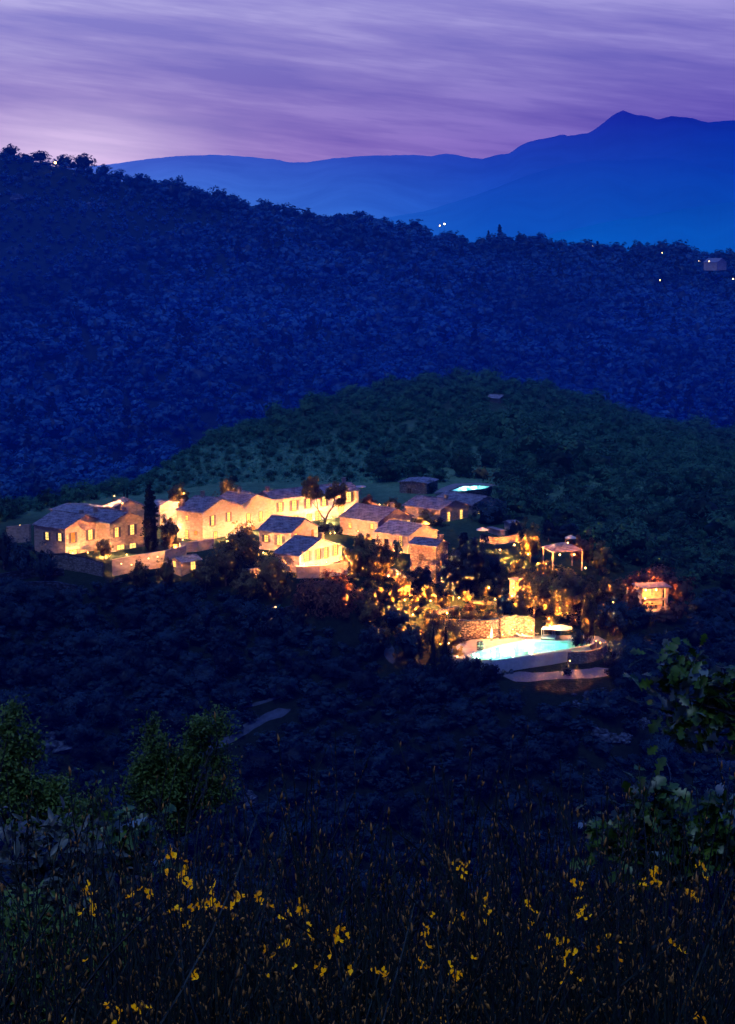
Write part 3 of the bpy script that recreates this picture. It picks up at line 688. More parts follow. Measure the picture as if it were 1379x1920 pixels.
# ------------------------------------------------------------------ lower pool terrace
ZD = -72.15
def poly_prism(name, label, pts, z, thick, mat, cat=None, kind=None):
    A = [np.array(PZ(x, y, z)) for x, y in pts]; mb = MB(); n_ = len(A); o_ = A[0].copy(); o_[2] -= thick
    vs = [p-o_ for p in A]+[p-o_-np.array((0, 0, thick)) for p in A]
    mb.add(vs, [tuple(range(n_)), tuple(range(2*n_-1, n_-1, -1))]+[(i, i+n_, (i+1) % n_+n_, (i+1) % n_) for i in range(n_)])
    return tag(mb.build(name, M[mat], None, o_), label, cat, None, kind)
far = [(880, 1229), (905, 1221.5), (930, 1214), (960, 1207.5), (986, 1202.5), (1004, 1202), (1030, 1203), (1060, 1202), (1090, 1201.5), (1105, 1203)]
nearE = [(1110, 1207), (1100, 1211), (1066, 1217.5), (1030, 1223), (1000, 1227.5), (965, 1233), (929, 1238.5), (903, 1238), (886, 1234)]
def pool():
    zw = ZD-.1; ring = far+nearE
    A = [np.array(PZ(x, y, zw)) for x, y in ring]; c = sum(A)/len(A)
    root = empty('swimming_pool', (c[0], c[1], zw-1.5)); tag(root, 'large lower pool glowing turquoise on the stone terrace', 'pool')
    o_ = np.array(root.location); n_ = len(A)
    b = MB(); vs = [p-o_ for p in A]+[p-o_-np.array((0, 0, 2.0)) for p in A]
    b.add(vs, [tuple(range(n_, 2*n_))]+[(i, (i+1) % n_, (i+1) % n_+n_, i+n_) for i in range(n_)]); b.build('basin', M['pooltile'], root)
    b = MB(); ins = [p+(c-p)*.003 for p in A]; b.add([p-o_-np.array((0, 0, .02)) for p in ins], [tuple(range(n_))]); b.build('water', M['water'], root)
    b = MB(); outr = [p+(p-c)/np.linalg.norm(p-c)*.55 for p in A]; vs = []
    for p, q in zip(A, outr): vs += [p-o_, q-o_, q-o_+np.array((0, 0, .14)), p-o_+np.array((0, 0, .14))]
    fs = []
    for i in range(n_):
        k0, k1 = 4*i, 4*((i+1) % n_); fs += [(k0, k1, k1+1, k0+1), (k0+1, k1+1, k1+2, k0+2), (k0+2, k1+2, k1+3, k0+3), (k0+3, k1+3, k1, k0)]
    b.add(vs, fs); b.build('coping', M['poolwall'], root)
    for x, y, e_ in ((892, 1231, 40), (908, 1228, 60), (925, 1223, 70), (925, 1233, 60), (945, 1218, 70), (950, 1228, 60), (968, 1213, 70), (975, 1222, 60), (990, 1208, 70), (1000, 1217, 60), (1018, 1210, 55), (1030, 1215, 40), (1048, 1210, 24)):
        light(PZ(x, y, zw-.3), e_*1.1, (.50, 1, .80), .02)
    # ladder rail
    b = MB()
    for dx in (0, .5):
        p = np.array(PZ(1066, 1206, ZD))-o_+np.array((dx, 0, 0)); b.tube([p+(0, .4, 0), p+(0, .4, .8), p+(0, 0, .9), p+(0, -.4, .7), p+(0, -.5, -.4)], [.025]*5, 5)
    b.build('ladder', M['cloth'], root)
    return A, outr, c
PA, PO, PC = pool()
back = [(1120, 1201), (1132, 1206), (1137, 1201), (1122, 1193), (1085, 1188), (1042, 1185), (1004, 1186), (960, 1187), (925, 1190), (890, 1197), (862, 1207), (846, 1218), (850, 1231), (872, 1236)]
def deck():
    fr = [PO[i] for i in range(0, len(far))]; A = [np.array((p[0], p[1], ZD)) for p in fr]+[np.array(PZ(x, y, ZD)) for x, y in back]
    mb = MB(); n_ = len(A); o_ = A[0]-np.array((0, 0, 2.5)); vs = [p-o_ for p in A]+[p-o_-np.array((0, 0, 2.6)) for p in A]
    mb.add(vs, [tuple(range(n_))]+[(i, i+n_, (i+1) % n_+n_, (i+1) % n_) for i in range(n_)])
    tag(mb.build('pool_deck', M['deck'], None, o_), 'paved deck around the lower pool', kind='structure')
deck()
def outer_wall():
    i0 = len(far)+1
    seq = [PO[i] for i in range(i0, len(PO))]   # near edge right to left
    zt, zb = ZD-.13, -76.2
    def strip(pts, name, label, mat):
        mb = MB(); o_ = np.array((pts[0][0], pts[0][1], zb)); vs = []
        for i, p in enumerate(pts):
            d = pts[min(i+1, len(pts)-1)]-pts[max(i-1, 0)]; nrm = np.array((d[1], -d[0], 0)); nrm = nrm/np.linalg.norm(nrm)*.35
            if nrm[1] < 0: nrm = -nrm
            q = p+nrm
            for u in (p, q): vs += [np.array((u[0], u[1], zb))-o_, np.array((u[0], u[1], zt))-o_]
        fs = []
        for i in range(len(pts)-1):
            k0, k1 = 4*i, 4*i+4; fs += [(k0, k1, k1+1, k0+1), (k0+2, k0+3, k1+3, k1+2), (k0+1, k1+1, k1+3, k0+3)]
        fs += [(0, 1, 3, 2), (4*len(pts)-4, 4*len(pts)-2, 4*len(pts)-1, 4*len(pts)-3)]
        mb.add(vs, fs); return tag(mb.build(name, M[mat], None, o_), label, 'wall')
    strip(seq[1:], 'pool_wall', 'smooth shaded retaining wall along the near edge of the lower pool', 'poolwall')
    cur = [np.array(PZ(x, y, ZD)) for x, y in ((1065.5, 1221.5), (1082, 1221), (1100, 1220), (1118, 1217), (1130, 1213), (1137, 1208), (1137, 1202), (1124, 1195))]
    # finer curve
    T = np.linspace(0, len(cur)-1, 28); cur = [np.array([np.interp(t, range(len(cur)), [c_[k] for c_ in cur]) for k in range(3)]) for t in T]
    strip(cur, 'pool_wall', 'curved stone wall with an orange lit patch at the right end of the pool terrace', 'stone')
outer_wall()
def strip_ground(name, label, pts, wid, mat, lift=.12):
    A = [np.array(gp(x, y)) for x, y in pts]
    T = np.linspace(0, len(A)-1, 12*len(A)); L_ = np.array([[np.interp(t, range(len(A)), [c_[k] for c_ in A]) for k in range(3)] for t in T])
    d = np.gradient(L_, axis=0); nn = np.stack([-d[:, 1], d[:, 0]], -1); nn /= np.linalg.norm(nn, axis=1)[:, None]
    rows = []
    for f in np.linspace(-1, 1, 7):
        q = L_.copy(); wv = wid/2*np.clip(np.minimum(np.arange(len(L_)), len(L_)-1-np.arange(len(L_)))/8+.15, 0, 1)*(1+.14*np.sin(np.arange(len(L_))*.21+f*.6)+.05*np.sin(np.arange(len(L_))*.7+f)); q[:, :2] += nn*(f*wv)[:, None]; q[:, 2] = hz(q[:, 0], q[:, 1])+lift-.1*abs(f)**3; rows.append(q)
    V_ = np.concatenate(rows); m_ = len(L_); a_ = np.arange(7*m_).reshape(7, m_)
    Q_ = np.stack([a_[:-1, :-1], a_[:-1, 1:], a_[1:, 1:], a_[1:, :-1]], -1).reshape(-1, 4)
    tag(link_mesh(name, np_mesh(name, V_, Q_, [M[mat]], smooth=True)), label, kind='structure')
strip_ground('gravel_drive', 'pale gravel turning place below the pool wall', [(945, 1268), (1000, 1270), (1060, 1268), (1110, 1263), (1145, 1256)], 4.2, 'gravel', .15)
strip_ground('dirt_road', 'pale dirt road crossing the dark slope', [(350, 1428), (395, 1408), (430, 1390), (470, 1364), (505, 1348), (545, 1331)], 1.7, 'path')
strip_ground('dirt_road', 'upper bend of the pale dirt road', [(455, 1330), (500, 1318), (540, 1305)], .6, 'path')
strip_ground('garden_path', 'stony garden path dropping past the black trees', [(735, 1215), (728, 1230), (738, 1248)], 1.5, 'path')

# upper pool and its deck; little pool low on the left
def small_pool(label, ring, z, lights, col, pw, deckpts=None):
    A = [np.array(PZ(x, y, z)) for x, y in ring]; c = sum(A)/len(A); n_ = len(A)
    if np.cross((A[1]-A[0])[:2], (A[2]-A[1])[:2]) < 0: A = A[::-1]
    root = empty('swimming_pool', (c[0], c[1], z-1)); tag(root, label, 'pool'); o_ = np.array(root.location)
    up = [p-o_ for p in A]; b = MB(); b.add(up+[p-np.array((0, 0, .95)) for p in up], [tuple(range(n_, 2*n_))]+[(i, (i+1) % n_, (i+1) % n_+n_, i+n_) for i in range(n_)]); b.build('basin', M['pooltile'], root)
    b = MB(); b.add([p-np.array((0, 0, .03)) for p in up], [tuple(range(n_))]); b.build('water', M['water'], root)
    cc = c-o_; b = MB(); ou = [p+(p-cc)/np.linalg.norm(p-cc)*.5 for p in up]; vs = []; fs = []
    for p, q in zip(up, ou): vs += [p, q, q+np.array((0, 0, .1)), p+np.array((0, 0, .1)), q-np.array((0, 0, 1.5))]
    for i in range(n_):
        k0, k1 = 5*i, 5*((i+1) % n_); fs += [(k0+1, k1+1, k1+2, k0+2), (k0+2, k1+2, k1+3, k0+3), (k0+3, k1+3, k1, k0), (k0+4, k1+4, k1+1, k0+1)]
    b.add(vs, fs); b.build('coping', M['bank'], root)
    for x, y in lights: light(PZ(x, y, z-.4), pw, col, .15)
zu = max(H(P(x_, 915, y_)[0], y_) for x_ in (850, 880, 910) for y_ in (422, 428, 434, 440))+1.1
small_pool('small upper pool glowing pale turquoise above the houses', [(843, 921), (862, 914), (880, 911.5), (900, 911), (920, 912.5), (910, 917), (880, 920), (858, 922.5)], zu, [(856, 919), (872, 916), (890, 914.5), (906, 914)], (.6, 1, .9), 60)
poly_prism('pool_deck', 'pale deck around the upper pool', [(815, 924), (828, 915), (850, 907), (900, 905.5), (937, 909), (924, 912), (900, 910.5), (880, 911), (861, 913.5), (842, 921)], zu-1.0, .4, 'deck', kind='structure')
zl = P(535, 1136, 320)[2]-.5
small_pool('little pale green pool half hidden by bushes below the low wide house', [(512, 1140.5), (525, 1134), (545, 1129), (562, 1128), (562, 1133), (540, 1137.5), (526, 1141.5)], zl, [(520, 1139), (538, 1135)], (.8, 1, .7), 24)
# ------------------------------------------------------------------ lamps
LAMP = {}
def lamp(px, py, pw, label, kind='garden_lamp', col=WARM, Y=None, h=.35, off=(0, -.5, .35), smooth=0, white=False, group=None, br=.1):
    p = P(px, py, Y) if Y else None
    if p is None:
        g_ = gp(px, py, 290); p = (g_[0], g_[1], g_[2]+h)
    root = empty(kind, (p[0], p[1], p[2]-h)); tag(root, label, 'lamp', group)
    key = (kind, white, h, br)
    if key not in LAMP:
        b = MB(); b.tube([(0, 0, 0), (0, 0, h-br)], [.04, .03], 6); b.tube([(0, 0, 0), (0, 0, .04)], [.12, .12], 8)
        c = MB(); c.ball((0, 0, h), br, 8, 6)
        LAMP[key] = (b.mesh('post', M['dark']), c.mesh('bulb', M['whitebulb' if white else 'bulb'], True))
    link_mesh('post', LAMP[key][0], root); link_mesh('bulb', LAMP[key][1], root)
    if pw: light((p[0]+off[0], p[1]+off[1], p[2]+off[2]), pw, col, .12, smooth)
    return root
LL = [
 # px, py, power, Y, label
 (137, 1037, 160, 345.5, 'lamp at the foot of the leftmost house beside its low bright window'),
 (165, 1036, 130, 346.5, 'lamp under the front gable of the leftmost house'),
 (195, 1046, 170, 346.5, 'lamp under the small lit tree between the two leftmost houses'),
 (193, 1055, 60, 339, 'lamp at the end of the grey stepped retaining wall'),
 (206, 1041, 160, 348, 'lamp at the corner of the second gabled house'),
 (238, 1040, 200, 348, 'lamp between the two low windows of the second gabled house'),
 (228, 1057, 26, 332, 'leftmost lamp at the foot of the long lit garden wall'),
 (247, 1059, 40, 332, 'second lamp from the left along the long lit garden wall'),
 (279, 1047, 40, 333, 'lamp near the middle of the long lit garden wall'),
 (296, 1044, 50, 333.5, 'lamp left of the tiny cottage against the long lit wall'),
 (330, 1028, 90, 351, 'lamp in a round shrub on the left of the upper terrace wall'),
 (361, 1024, 90, 352, 'lamp in a round shrub in the middle of the upper terrace wall'),
 (327, 994, 150, 366, 'bright lamp beside the grey side wall of the tall house'),
 (343, 1012, 80, 362, 'lamp by the door in the grey side wall'),
 (393, 1012, 190, 361, 'lamp at the base of the bright gable right of the cypress'),
 (425, 1008, 200, 364, 'lamp between the gabled houses behind the round dark bush'),
 (455, 1000, 240, 369, 'lamp below the shallow gable'),
 (487, 994, 260, 373, 'lamp at the right corner of the shallow gable'),
 (530, 981, 280, 379, 'leftmost lamp along the front of the long bright house'),
 (563, 978, 320, 382, 'second lamp along the front of the long bright house'),
 (590, 974, 380, 384, 'lamp under the left trunk of the forked tree'),
 (622, 970, 380, 386, 'lamp under the right limb of the forked tree'),
 (628, 999, 700, 361, 'added lamp lighting the forked tree from the front'),  # added to brighten the forked crowns; no lamp is known here
 (652, 962, 330, 390, 'lamp near the right corner of the long bright house'),
 (676, 950, 60, 392, 'lamp round the right corner of the long bright house'),
 (494, 1036, 120, 349, 'lamp left of the bright wall of the square house'),
 (533, 1036, 320, 346, 'lamp at the right foot of the bright wall of the square house'),
 (548, 1026, 40, 347, 'lamp at the front corner of the square house'),
 (571, 1058, 200, 331.8, 'leftmost lamp on the terrace of the low wide house'),
 (593, 1056, 200, 332.6, 'second lamp on the terrace of the low wide house'),
 (613, 1054, 200, 334.2, 'third lamp on the terrace of the low wide house'),
 (640, 1048, 460, 336, 'brightest lamp at the right end of the terrace of the low wide house'),
 (425, 1078, 60, None, 'lone lamp in the dark bushes below the lit terrace wall'),
 (480, 1078, 60, 330.5, 'lamp in front of the glowing yellow wall end'),
 (520, 1106, 40, None, 'lone lamp at the edge of the dark thicket left of the bronze bush'),
 (688, 1058, 110, None, 'lamp among the bushes right of the low wide house'),
 (709, 1064, 70, None, 'small lamp left of the bright stepped wall'),
 (729, 1080, 170, 331, 'big bright lamp in front of the stepped wall'),
 (746, 1076, 60, 331, 'small lamp at the right of the stepped wall'),
 (759.5, 1131, 120, None, 'lamp under the yellow lit tree left of the path walls'),
 (774.6, 1157.5, 90, None, 'lamp on the steep bank above the slim cypresses'),
 (716, 1120, 70, None, 'lamp under a small yellow shrub on the steep bank'),
 (808, 1131, 150, None, 'lamp at the bend of the garden path'),
 (861, 1121, 90, 327, 'star shaped bright lamp by the upper path wall'),
 (838.6, 1149.6, 60, 320, 'round yellow lamp in front of the low grey path wall'),
 (929, 1123.5, 24, 324, 'small yellow lamp on the dark path near the hut'),
 (961, 1117, 24, 323, 'small lamp below the doorway of the flat roofed hut'),
 (963, 1102, 60, 322, 'lamp in the doorway of the flat roofed hut'),
 (917, 1102, 20, 325, 'faint lamp inside the black tree'),
 (938, 1031, 70, 352, 'lamp at the right edge of the black trees'),
 (965, 1021.6, 110, 355, 'starry lamp below the annex terrace'),
 (990.5, 1039, 90, 350, 'lamp under the lit shrub left of the hipped canopy'),
 (1009, 1057, 180, 342, 'tall bright lamp below the hipped canopy'),
 (1024, 1057, 70, 342, 'small lamp just right of the tall bright lamp under the canopy'),
 (1050, 1040, 40, 345, 'lamp beneath the hipped canopy roof'),
 (1077, 1040, 90, 346, 'lamp at the right eave of the hipped canopy'),
 (1065, 1018, 12, 356, 'lamp beside the round pale sunshade'),
 (1098, 1065, 120, 336, 'lamp hidden in the bronze trees right of the canopy'),
 (1150, 1129, 150, 328, 'bright lamp among the orange lit trees left of the pavilion'),
 (1184, 1143, 26, 328, 'small lamp at the left foot of the open pavilion'),
 (1120, 1120, 50, 326, 'lamp behind the tall thin tree trunks'),
 (1100, 1178, 60, 314, 'lamp at the foot of the tall thin tree by the pool deck'),
 (1104, 1146, 24, 318, 'lamp lighting the tall thin tree half way up the bank'),
 (1031, 1173, 50, 317, 'lamp in the bushes behind the daybed'),
 (1030, 1160, 40, 318.5, 'upper lamp in the bushes behind the daybed'),
 (896, 1200, 60, None, 'left one of the lamps along the dim rock face'),
 (915.5, 1194.6, 110, 314, 'lamp just left of the closed sunshade'),
 (943, 1190, 130, 314.3, 'lamp at the left end of the brilliantly lit wall'),
 (962, 1180, 260, 316, 'lamp low in the middle of the brilliantly lit wall'),
 (997, 1182, 260, 316, 'lamp at the right end of the brilliantly lit wall'),
 (858, 1231, 26, 302, 'lamp in the shrub at the left tip of the pool'),
 (826, 1208, 90, 309, 'lamp between the two slim cypresses'),
 (842, 1206, 90, 310, 'lamp right of the slim cypresses at the rock face'),
 (1069, 1239, 95, 300.2, 'lamp lighting the curved stone wall at the right end of the pool'),
 (1118, 1202, 20, 309, 'left one of two tiny lamps on the rim of the curved pool wall'),
 (1126, 1205, 16, 308, 'right one of two tiny lamps on the rim of the curved pool wall'),
 (850, 916, 60, 434, 'starry lamp at the left end of the upper pool'),
 (883, 910, 40, 438, 'starry lamp on the far edge of the upper pool'),
 (712, 946, 60, 398, 'lamp in the shrub right of the long bright house'),
 (800, 986, 150, 382, 'lamp in the lit tree left of the pink walled house'),
 (835, 994, 30, 382, 'lamp at the base of the pink gable'),
 (517, 1138, 20, 316, 'lamp at the rim of the little pale green pool'),
 (345, 925, 230, 386, 'lamp under the warm tree behind the tall house'),
 (425, 932, 330, 390, 'lamp under the round warm tree behind the gabled houses'),
 (752, 1036, 45, 346.5, 'lamp at the foot of the tall orange lit window wall'),
 (230, 944, 110, 369, 'lamp behind the leftmost houses lighting the small pink gable'),
 (38, 985, 60, 357.5, 'lamp hidden behind the parapet at the far left'),
 (215, 930, 140, 381, 'lamp in a shrub behind the small pink house'),
 (672, 996, 30, 363, 'lamp under the eaves of the long roofed house'),
 (620, 1000, 60, 366, 'lamp behind the round shrub under the forked tree'),
 (1210, 1122, 0, 327.5, 'small lamp on the left post of the pavilion'),
]
for px, py, pw, Y, lb in LL:
    dy = -.25 if pw > 100 else -.5
    garden = px > 655 and 1000 < py < 1180 and not (930 < px < 1000 and py > 1140)
    if garden or Y is None: lamp(px, py, pw*(1.0 if 1020 < px < 1080 and py < 1062 else 1.3 if 715 < px < 750 and py < 1085 else .8 if (px, py) in ((752, 1036), (1184, 1143)) else 14 if 690 < px < 830 else 1.2 if py > 1190 else 5 if 1000 < px < 1100 and py < 1066 else 8 if 1140 < px < 1200 else 18), lb, Y=Y, off=(0, -2.0, 1.6), col=AMBER, smooth=7, br=.15)
    elif py < 936 and Y and Y > 375 and px < 500: lamp(px, py, pw*6, lb, Y=Y, off=(0, -4, .3), smooth=9)
    elif px < 290: lamp(px, py, pw*(1.5 if px < 197 else .55 if py > 1042 else .8), lb, Y=Y, off=(0, dy*2, .6))
    elif py > 1140: lamp(px, py, pw*.8, lb, Y=Y, off=(0, dy, .5), col=(1, .38, .10))
    else: lamp(px, py, pw*1.2, lb, Y=Y, off=(0, dy, .5))
for i, (x, y) in enumerate(((896, 1227.5), (926, 1217.5), (959, 1208.5), (986, 1202))):
    lamp(x, y, 14, ['starry white lamp at the left tip of the lower pool', 'second starry lamp along the far edge of the lower pool', 'third starry lamp along the far edge of the lower pool', 'starry lamp at the far corner of the lower pool'][i], 'pool_lamp', (1, .8, .5), Y=PZ(x, y, ZD+.2)[1], h=.3, white=True, br=.17)
# glow that comes out of the tall orange window and from behind the lit roof slab
for i, (x, y, Y, h_, lb) in enumerate([(104, 305, 1140, 4, 'bright yellow lamp post on the left hill crest between the round trees'), (825, 423, 1285, 4, 'left lamp of the pair on the middle of the ridge'), (834, 420, 1287, 5, 'right lamp of the pair on the middle of the ridge'),
        (1095, 463, 1300, 5, 'white lamp of the pair on the right ridge'), (1112, 462, 1301, 4, 'yellow lamp of the pair on the right ridge'), (1242, 474, 1330, 3, 'faint lamp in the woods on the right ridge'), (1311, 489, 1290, 3, 'orange lamp left of the pale far house'),
        (1330, 490, 1236, 3, 'lamp on the pale far house'), (1375, 523, 1180, 4, 'orange lamp in the woods at the right edge'), (1238, 525, 1150, 3, 'dim orange lamp low in the right woods')]):
    br = (.7, .35, .5, .45, .38, .25, .3, .3, .4, .25)[i]
    lamp(x, y, 0, lb, 'street_lamp', Y=Y, h=h_, white=i in (2, 3), br=br)

# ------------------------------------------------------------------ trees
def leaf_quads(rg, cent, size, upb=.3, outw=None):
    n_ = len(cent)
    d = rg.normal(size=(n_, 3)); d[:, 2] += upb
    if outw is not None: d = d*.55+outw/(np.linalg.norm(outw, axis=1)[:, None]+1e-6)*1.7
    d /= np.linalg.norm(d, axis=1)[:, None]
    a_ = np.cross(d, rg.normal(size=(n_, 3))); a_ /= np.linalg.norm(a_, axis=1)[:, None]; b_ = np.cross(d, a_)
    s = size*rg.uniform(.6, 1.35, (n_, 1)); a_ = a_*s; b_ = b_*s*.62
    V_ = np.stack([cent-a_, cent-b_*.9+a_*.1, cent+a_, cent+b_*.9+a_*.1], 1).reshape(-1, 3)
    return V_, np.arange(n_*4).reshape(-1, 4)
def crown_pts(rg, h, r, n_cl, n_lf, kind):
    """kind: round, wide, cypress, pine, loose"""
    cl = []
    for i in range(n_cl):
        t = rg.uniform(0, 1)
        if kind == 'cypress':
            z = h*(.04+.96*t); rr = r*min(1, (1-t)*2.2+.03)**.7*min(1, .55+t*3)*rg.uniform(.5, 1)
            th = rg.uniform(0, 6.28); cl.append((rr*math.cos(th), rr*math.sin(th), z, r*.32*(1.1-.5*t)))
        elif kind == 'pine':
            z = h*(.12+.88*t); rr = r*(1-t*.93)*rg.uniform(.45, 1)
            th = rg.uniform(0, 6.28); cl.append((rr*math.cos(th), rr*math.sin(th), z-rr*.2, r*.25*(1.15-.8*t)))
        else:
            d = rg.normal(size=3); d /= np.linalg.norm(d)
            if d[2] < -.8: d[2] *= -.6
            q = rg.uniform(.72, 1.0)
            zc = h*.5; rz_ = h*.52
            lob = 1+.22*math.sin(3*math.atan2(d[1], d[0])+n_cl)+.12*math.sin(5*math.atan2(d[1], d[0])+d[2]*4)
            cl.append((d[0]*r*q*.85*lob, d[1]*r*q*.85*lob, zc+d[2]*rz_*q*.9*(1+.15*math.sin(7*d[0]+n_cl)), r*(.30 if kind != 'loose' else .22)*rg.uniform(.6, 1.15)))
    cl = np.array(cl); idx = rg.integers(0, n_cl, n_lf)
    off = rg.normal(size=(n_lf, 3)); off /= np.linalg.norm(off, axis=1)[:, None]
    off *= (rg.uniform(0, 1, (n_lf, 1))**.4)*cl[idx, 3:4]; off[:, 2] *= .75
    return cl[idx, :3]+off, cl
def crown_mesh(name, seed, h, r, n_cl, n_lf, leaf, kind, mat, core=None):
    rg = np.random.default_rng(seed); c, cl = crown_pts(rg, h, r, n_cl, n_lf, kind)
    V_, Q_ = leaf_quads(rg, c, leaf, .3, c-np.array((0, 0, h*.42)) if kind not in ('cypress', 'pine') else None)
    smf = None
    if core and kind == 'cypress':      # solid inside of the column
        cv = []; n_ = 10
        for i in range(13):
            t = i/12; rr = r*.72*min(1, (1-t)*2.2+.02)**.7*min(1, .5+t*4)
            for j in range(n_): a_ = 2*math.pi*j/n_; cv.append((rr*math.cos(a_)*(1+.15*math.sin(5*a_+i)), rr*math.sin(a_)*(1+.15*math.cos(4*a_+i)), h*(.01+.96*t)))
        cq = [(i*n_+j, i*n_+(j+1) % n_, (i+1)*n_+(j+1) % n_, (i+1)*n_+j) for i in range(12) for j in range(n_)]
        nv = len(V_); V_ = np.concatenate([V_, np.array(cv)]); Q_ = np.concatenate([Q_, np.array(cq)+nv]); smf = np.arange(len(Q_)) >= len(Q_)-len(cq)
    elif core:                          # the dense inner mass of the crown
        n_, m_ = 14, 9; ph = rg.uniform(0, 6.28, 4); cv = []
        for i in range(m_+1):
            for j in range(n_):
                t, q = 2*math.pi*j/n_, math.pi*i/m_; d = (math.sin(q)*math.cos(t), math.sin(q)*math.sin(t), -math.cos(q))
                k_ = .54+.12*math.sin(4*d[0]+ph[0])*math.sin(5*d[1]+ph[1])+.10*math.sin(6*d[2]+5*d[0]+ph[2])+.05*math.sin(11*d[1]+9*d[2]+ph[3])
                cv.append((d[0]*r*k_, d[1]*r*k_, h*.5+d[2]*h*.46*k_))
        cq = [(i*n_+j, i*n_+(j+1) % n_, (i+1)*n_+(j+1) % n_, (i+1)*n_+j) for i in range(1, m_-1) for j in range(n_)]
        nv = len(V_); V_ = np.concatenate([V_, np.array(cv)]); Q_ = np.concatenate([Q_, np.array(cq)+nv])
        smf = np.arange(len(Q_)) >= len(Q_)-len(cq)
    return np_mesh(name, V_, Q_, [mat, core] if core else [mat], smf.astype(np.int32) if core else None, smf=smf), cl
def trunk_mb(seed, h, r, cl, kind, tr=None):
    rr = random.Random(seed); b = MB(); tr = tr or h*.028
    top = h*(.95 if kind in ('cypress', 'pine') else .5); pts = []
    for i in range(6):
        t = i/5; pts.append((rr.uniform(-.06, .06)*h*t*(0 if kind in ('cypress', 'pine') else 1), rr.uniform(-.06, .06)*h*t*(0 if kind in ('cypress', 'pine') else 1), -.1+(top+.1)*t))
    b.tube(pts, [tr*(1.25-.85*i/5) for i in range(6)], 7)
    if kind not in ('cypress', 'pine'):
        for i in range(7):
            c_ = cl[rr.randrange(len(cl))]; p0 = np.array(pts[rr.randrange(2, 5)]); p2 = np.array(c_[:3]); p1 = (p0+p2)/2+np.array((0, 0, .06*h))
            b.tube([p0, p1, p2], [tr*.5, tr*.35, tr*.1], 5)
    return b
PROTO = {}
def proto(kind, var, mat, n_lf, leaf):
    key = (kind, var, mat, n_lf)
    if key not in PROTO:
        sd_ = 100+var*7+len(PROTO); ratio = dict(round=.5, wide=.62, cypress=.11, pine=.27, loose=.5)[kind]
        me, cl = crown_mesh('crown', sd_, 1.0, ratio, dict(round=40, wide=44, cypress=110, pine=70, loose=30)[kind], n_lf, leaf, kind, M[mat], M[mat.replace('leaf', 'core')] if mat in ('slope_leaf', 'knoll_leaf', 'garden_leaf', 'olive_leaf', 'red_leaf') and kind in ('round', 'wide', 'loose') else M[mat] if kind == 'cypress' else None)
        PROTO[key] = (me, trunk_mb(sd_, 1.0, ratio, cl, kind).mesh('trunk', M['bark']), ratio)
    return PROTO[key]
def tree(px, base, top, wid, kind, mat, label, var=0, Y=None, n_lf=1500, leaf=.032, group=None, cat='tree', name=None):
    if Y and Y > 1000:                  # skyline: stand on the crest itself
        Y = min(np.arange(960, 1420, 4.0), key=lambda q: abs(proj(P(px, base, q)[0], q, H(P(px, base, q)[0], q))[1]-base)); Y = float(Y)
    if Y:
        p = P(px, base, Y)
    else: p = gp(px, base, 290)
    s = S(p[1]); h = (base-top)/s
    g_ = H(p[0], p[1])-.1; dz = 0
    if Y and Y > 900 and g_ < p[2]: wid *= 1+.5*(p[2]-g_)/h
    if g_ < p[2]: h += p[2]-g_; p = (p[0], p[1], g_)
    me, tk, ratio = proto(kind, var, mat, n_lf, leaf)
    nm = name or dict(round='oak_tree', wide='olive_tree', cypress='cypress_tree', pine='pine_tree', loose='olive_tree')[kind]
    root = empty(nm, p, rnd.uniform(0, 6.28)); tag(root, label, cat, group)
    sx_ = (wid/s/2)/(ratio*1.02)
    for nm_, m_ in (('crown', me), ('trunk', tk)):
        c_ = link_mesh(nm_, m_, root); c_.scale = (sx_, sx_, h if nm_ == 'crown' else h+dz*2)
        if nm_ == 'crown': c_.location.z = dz
    return root
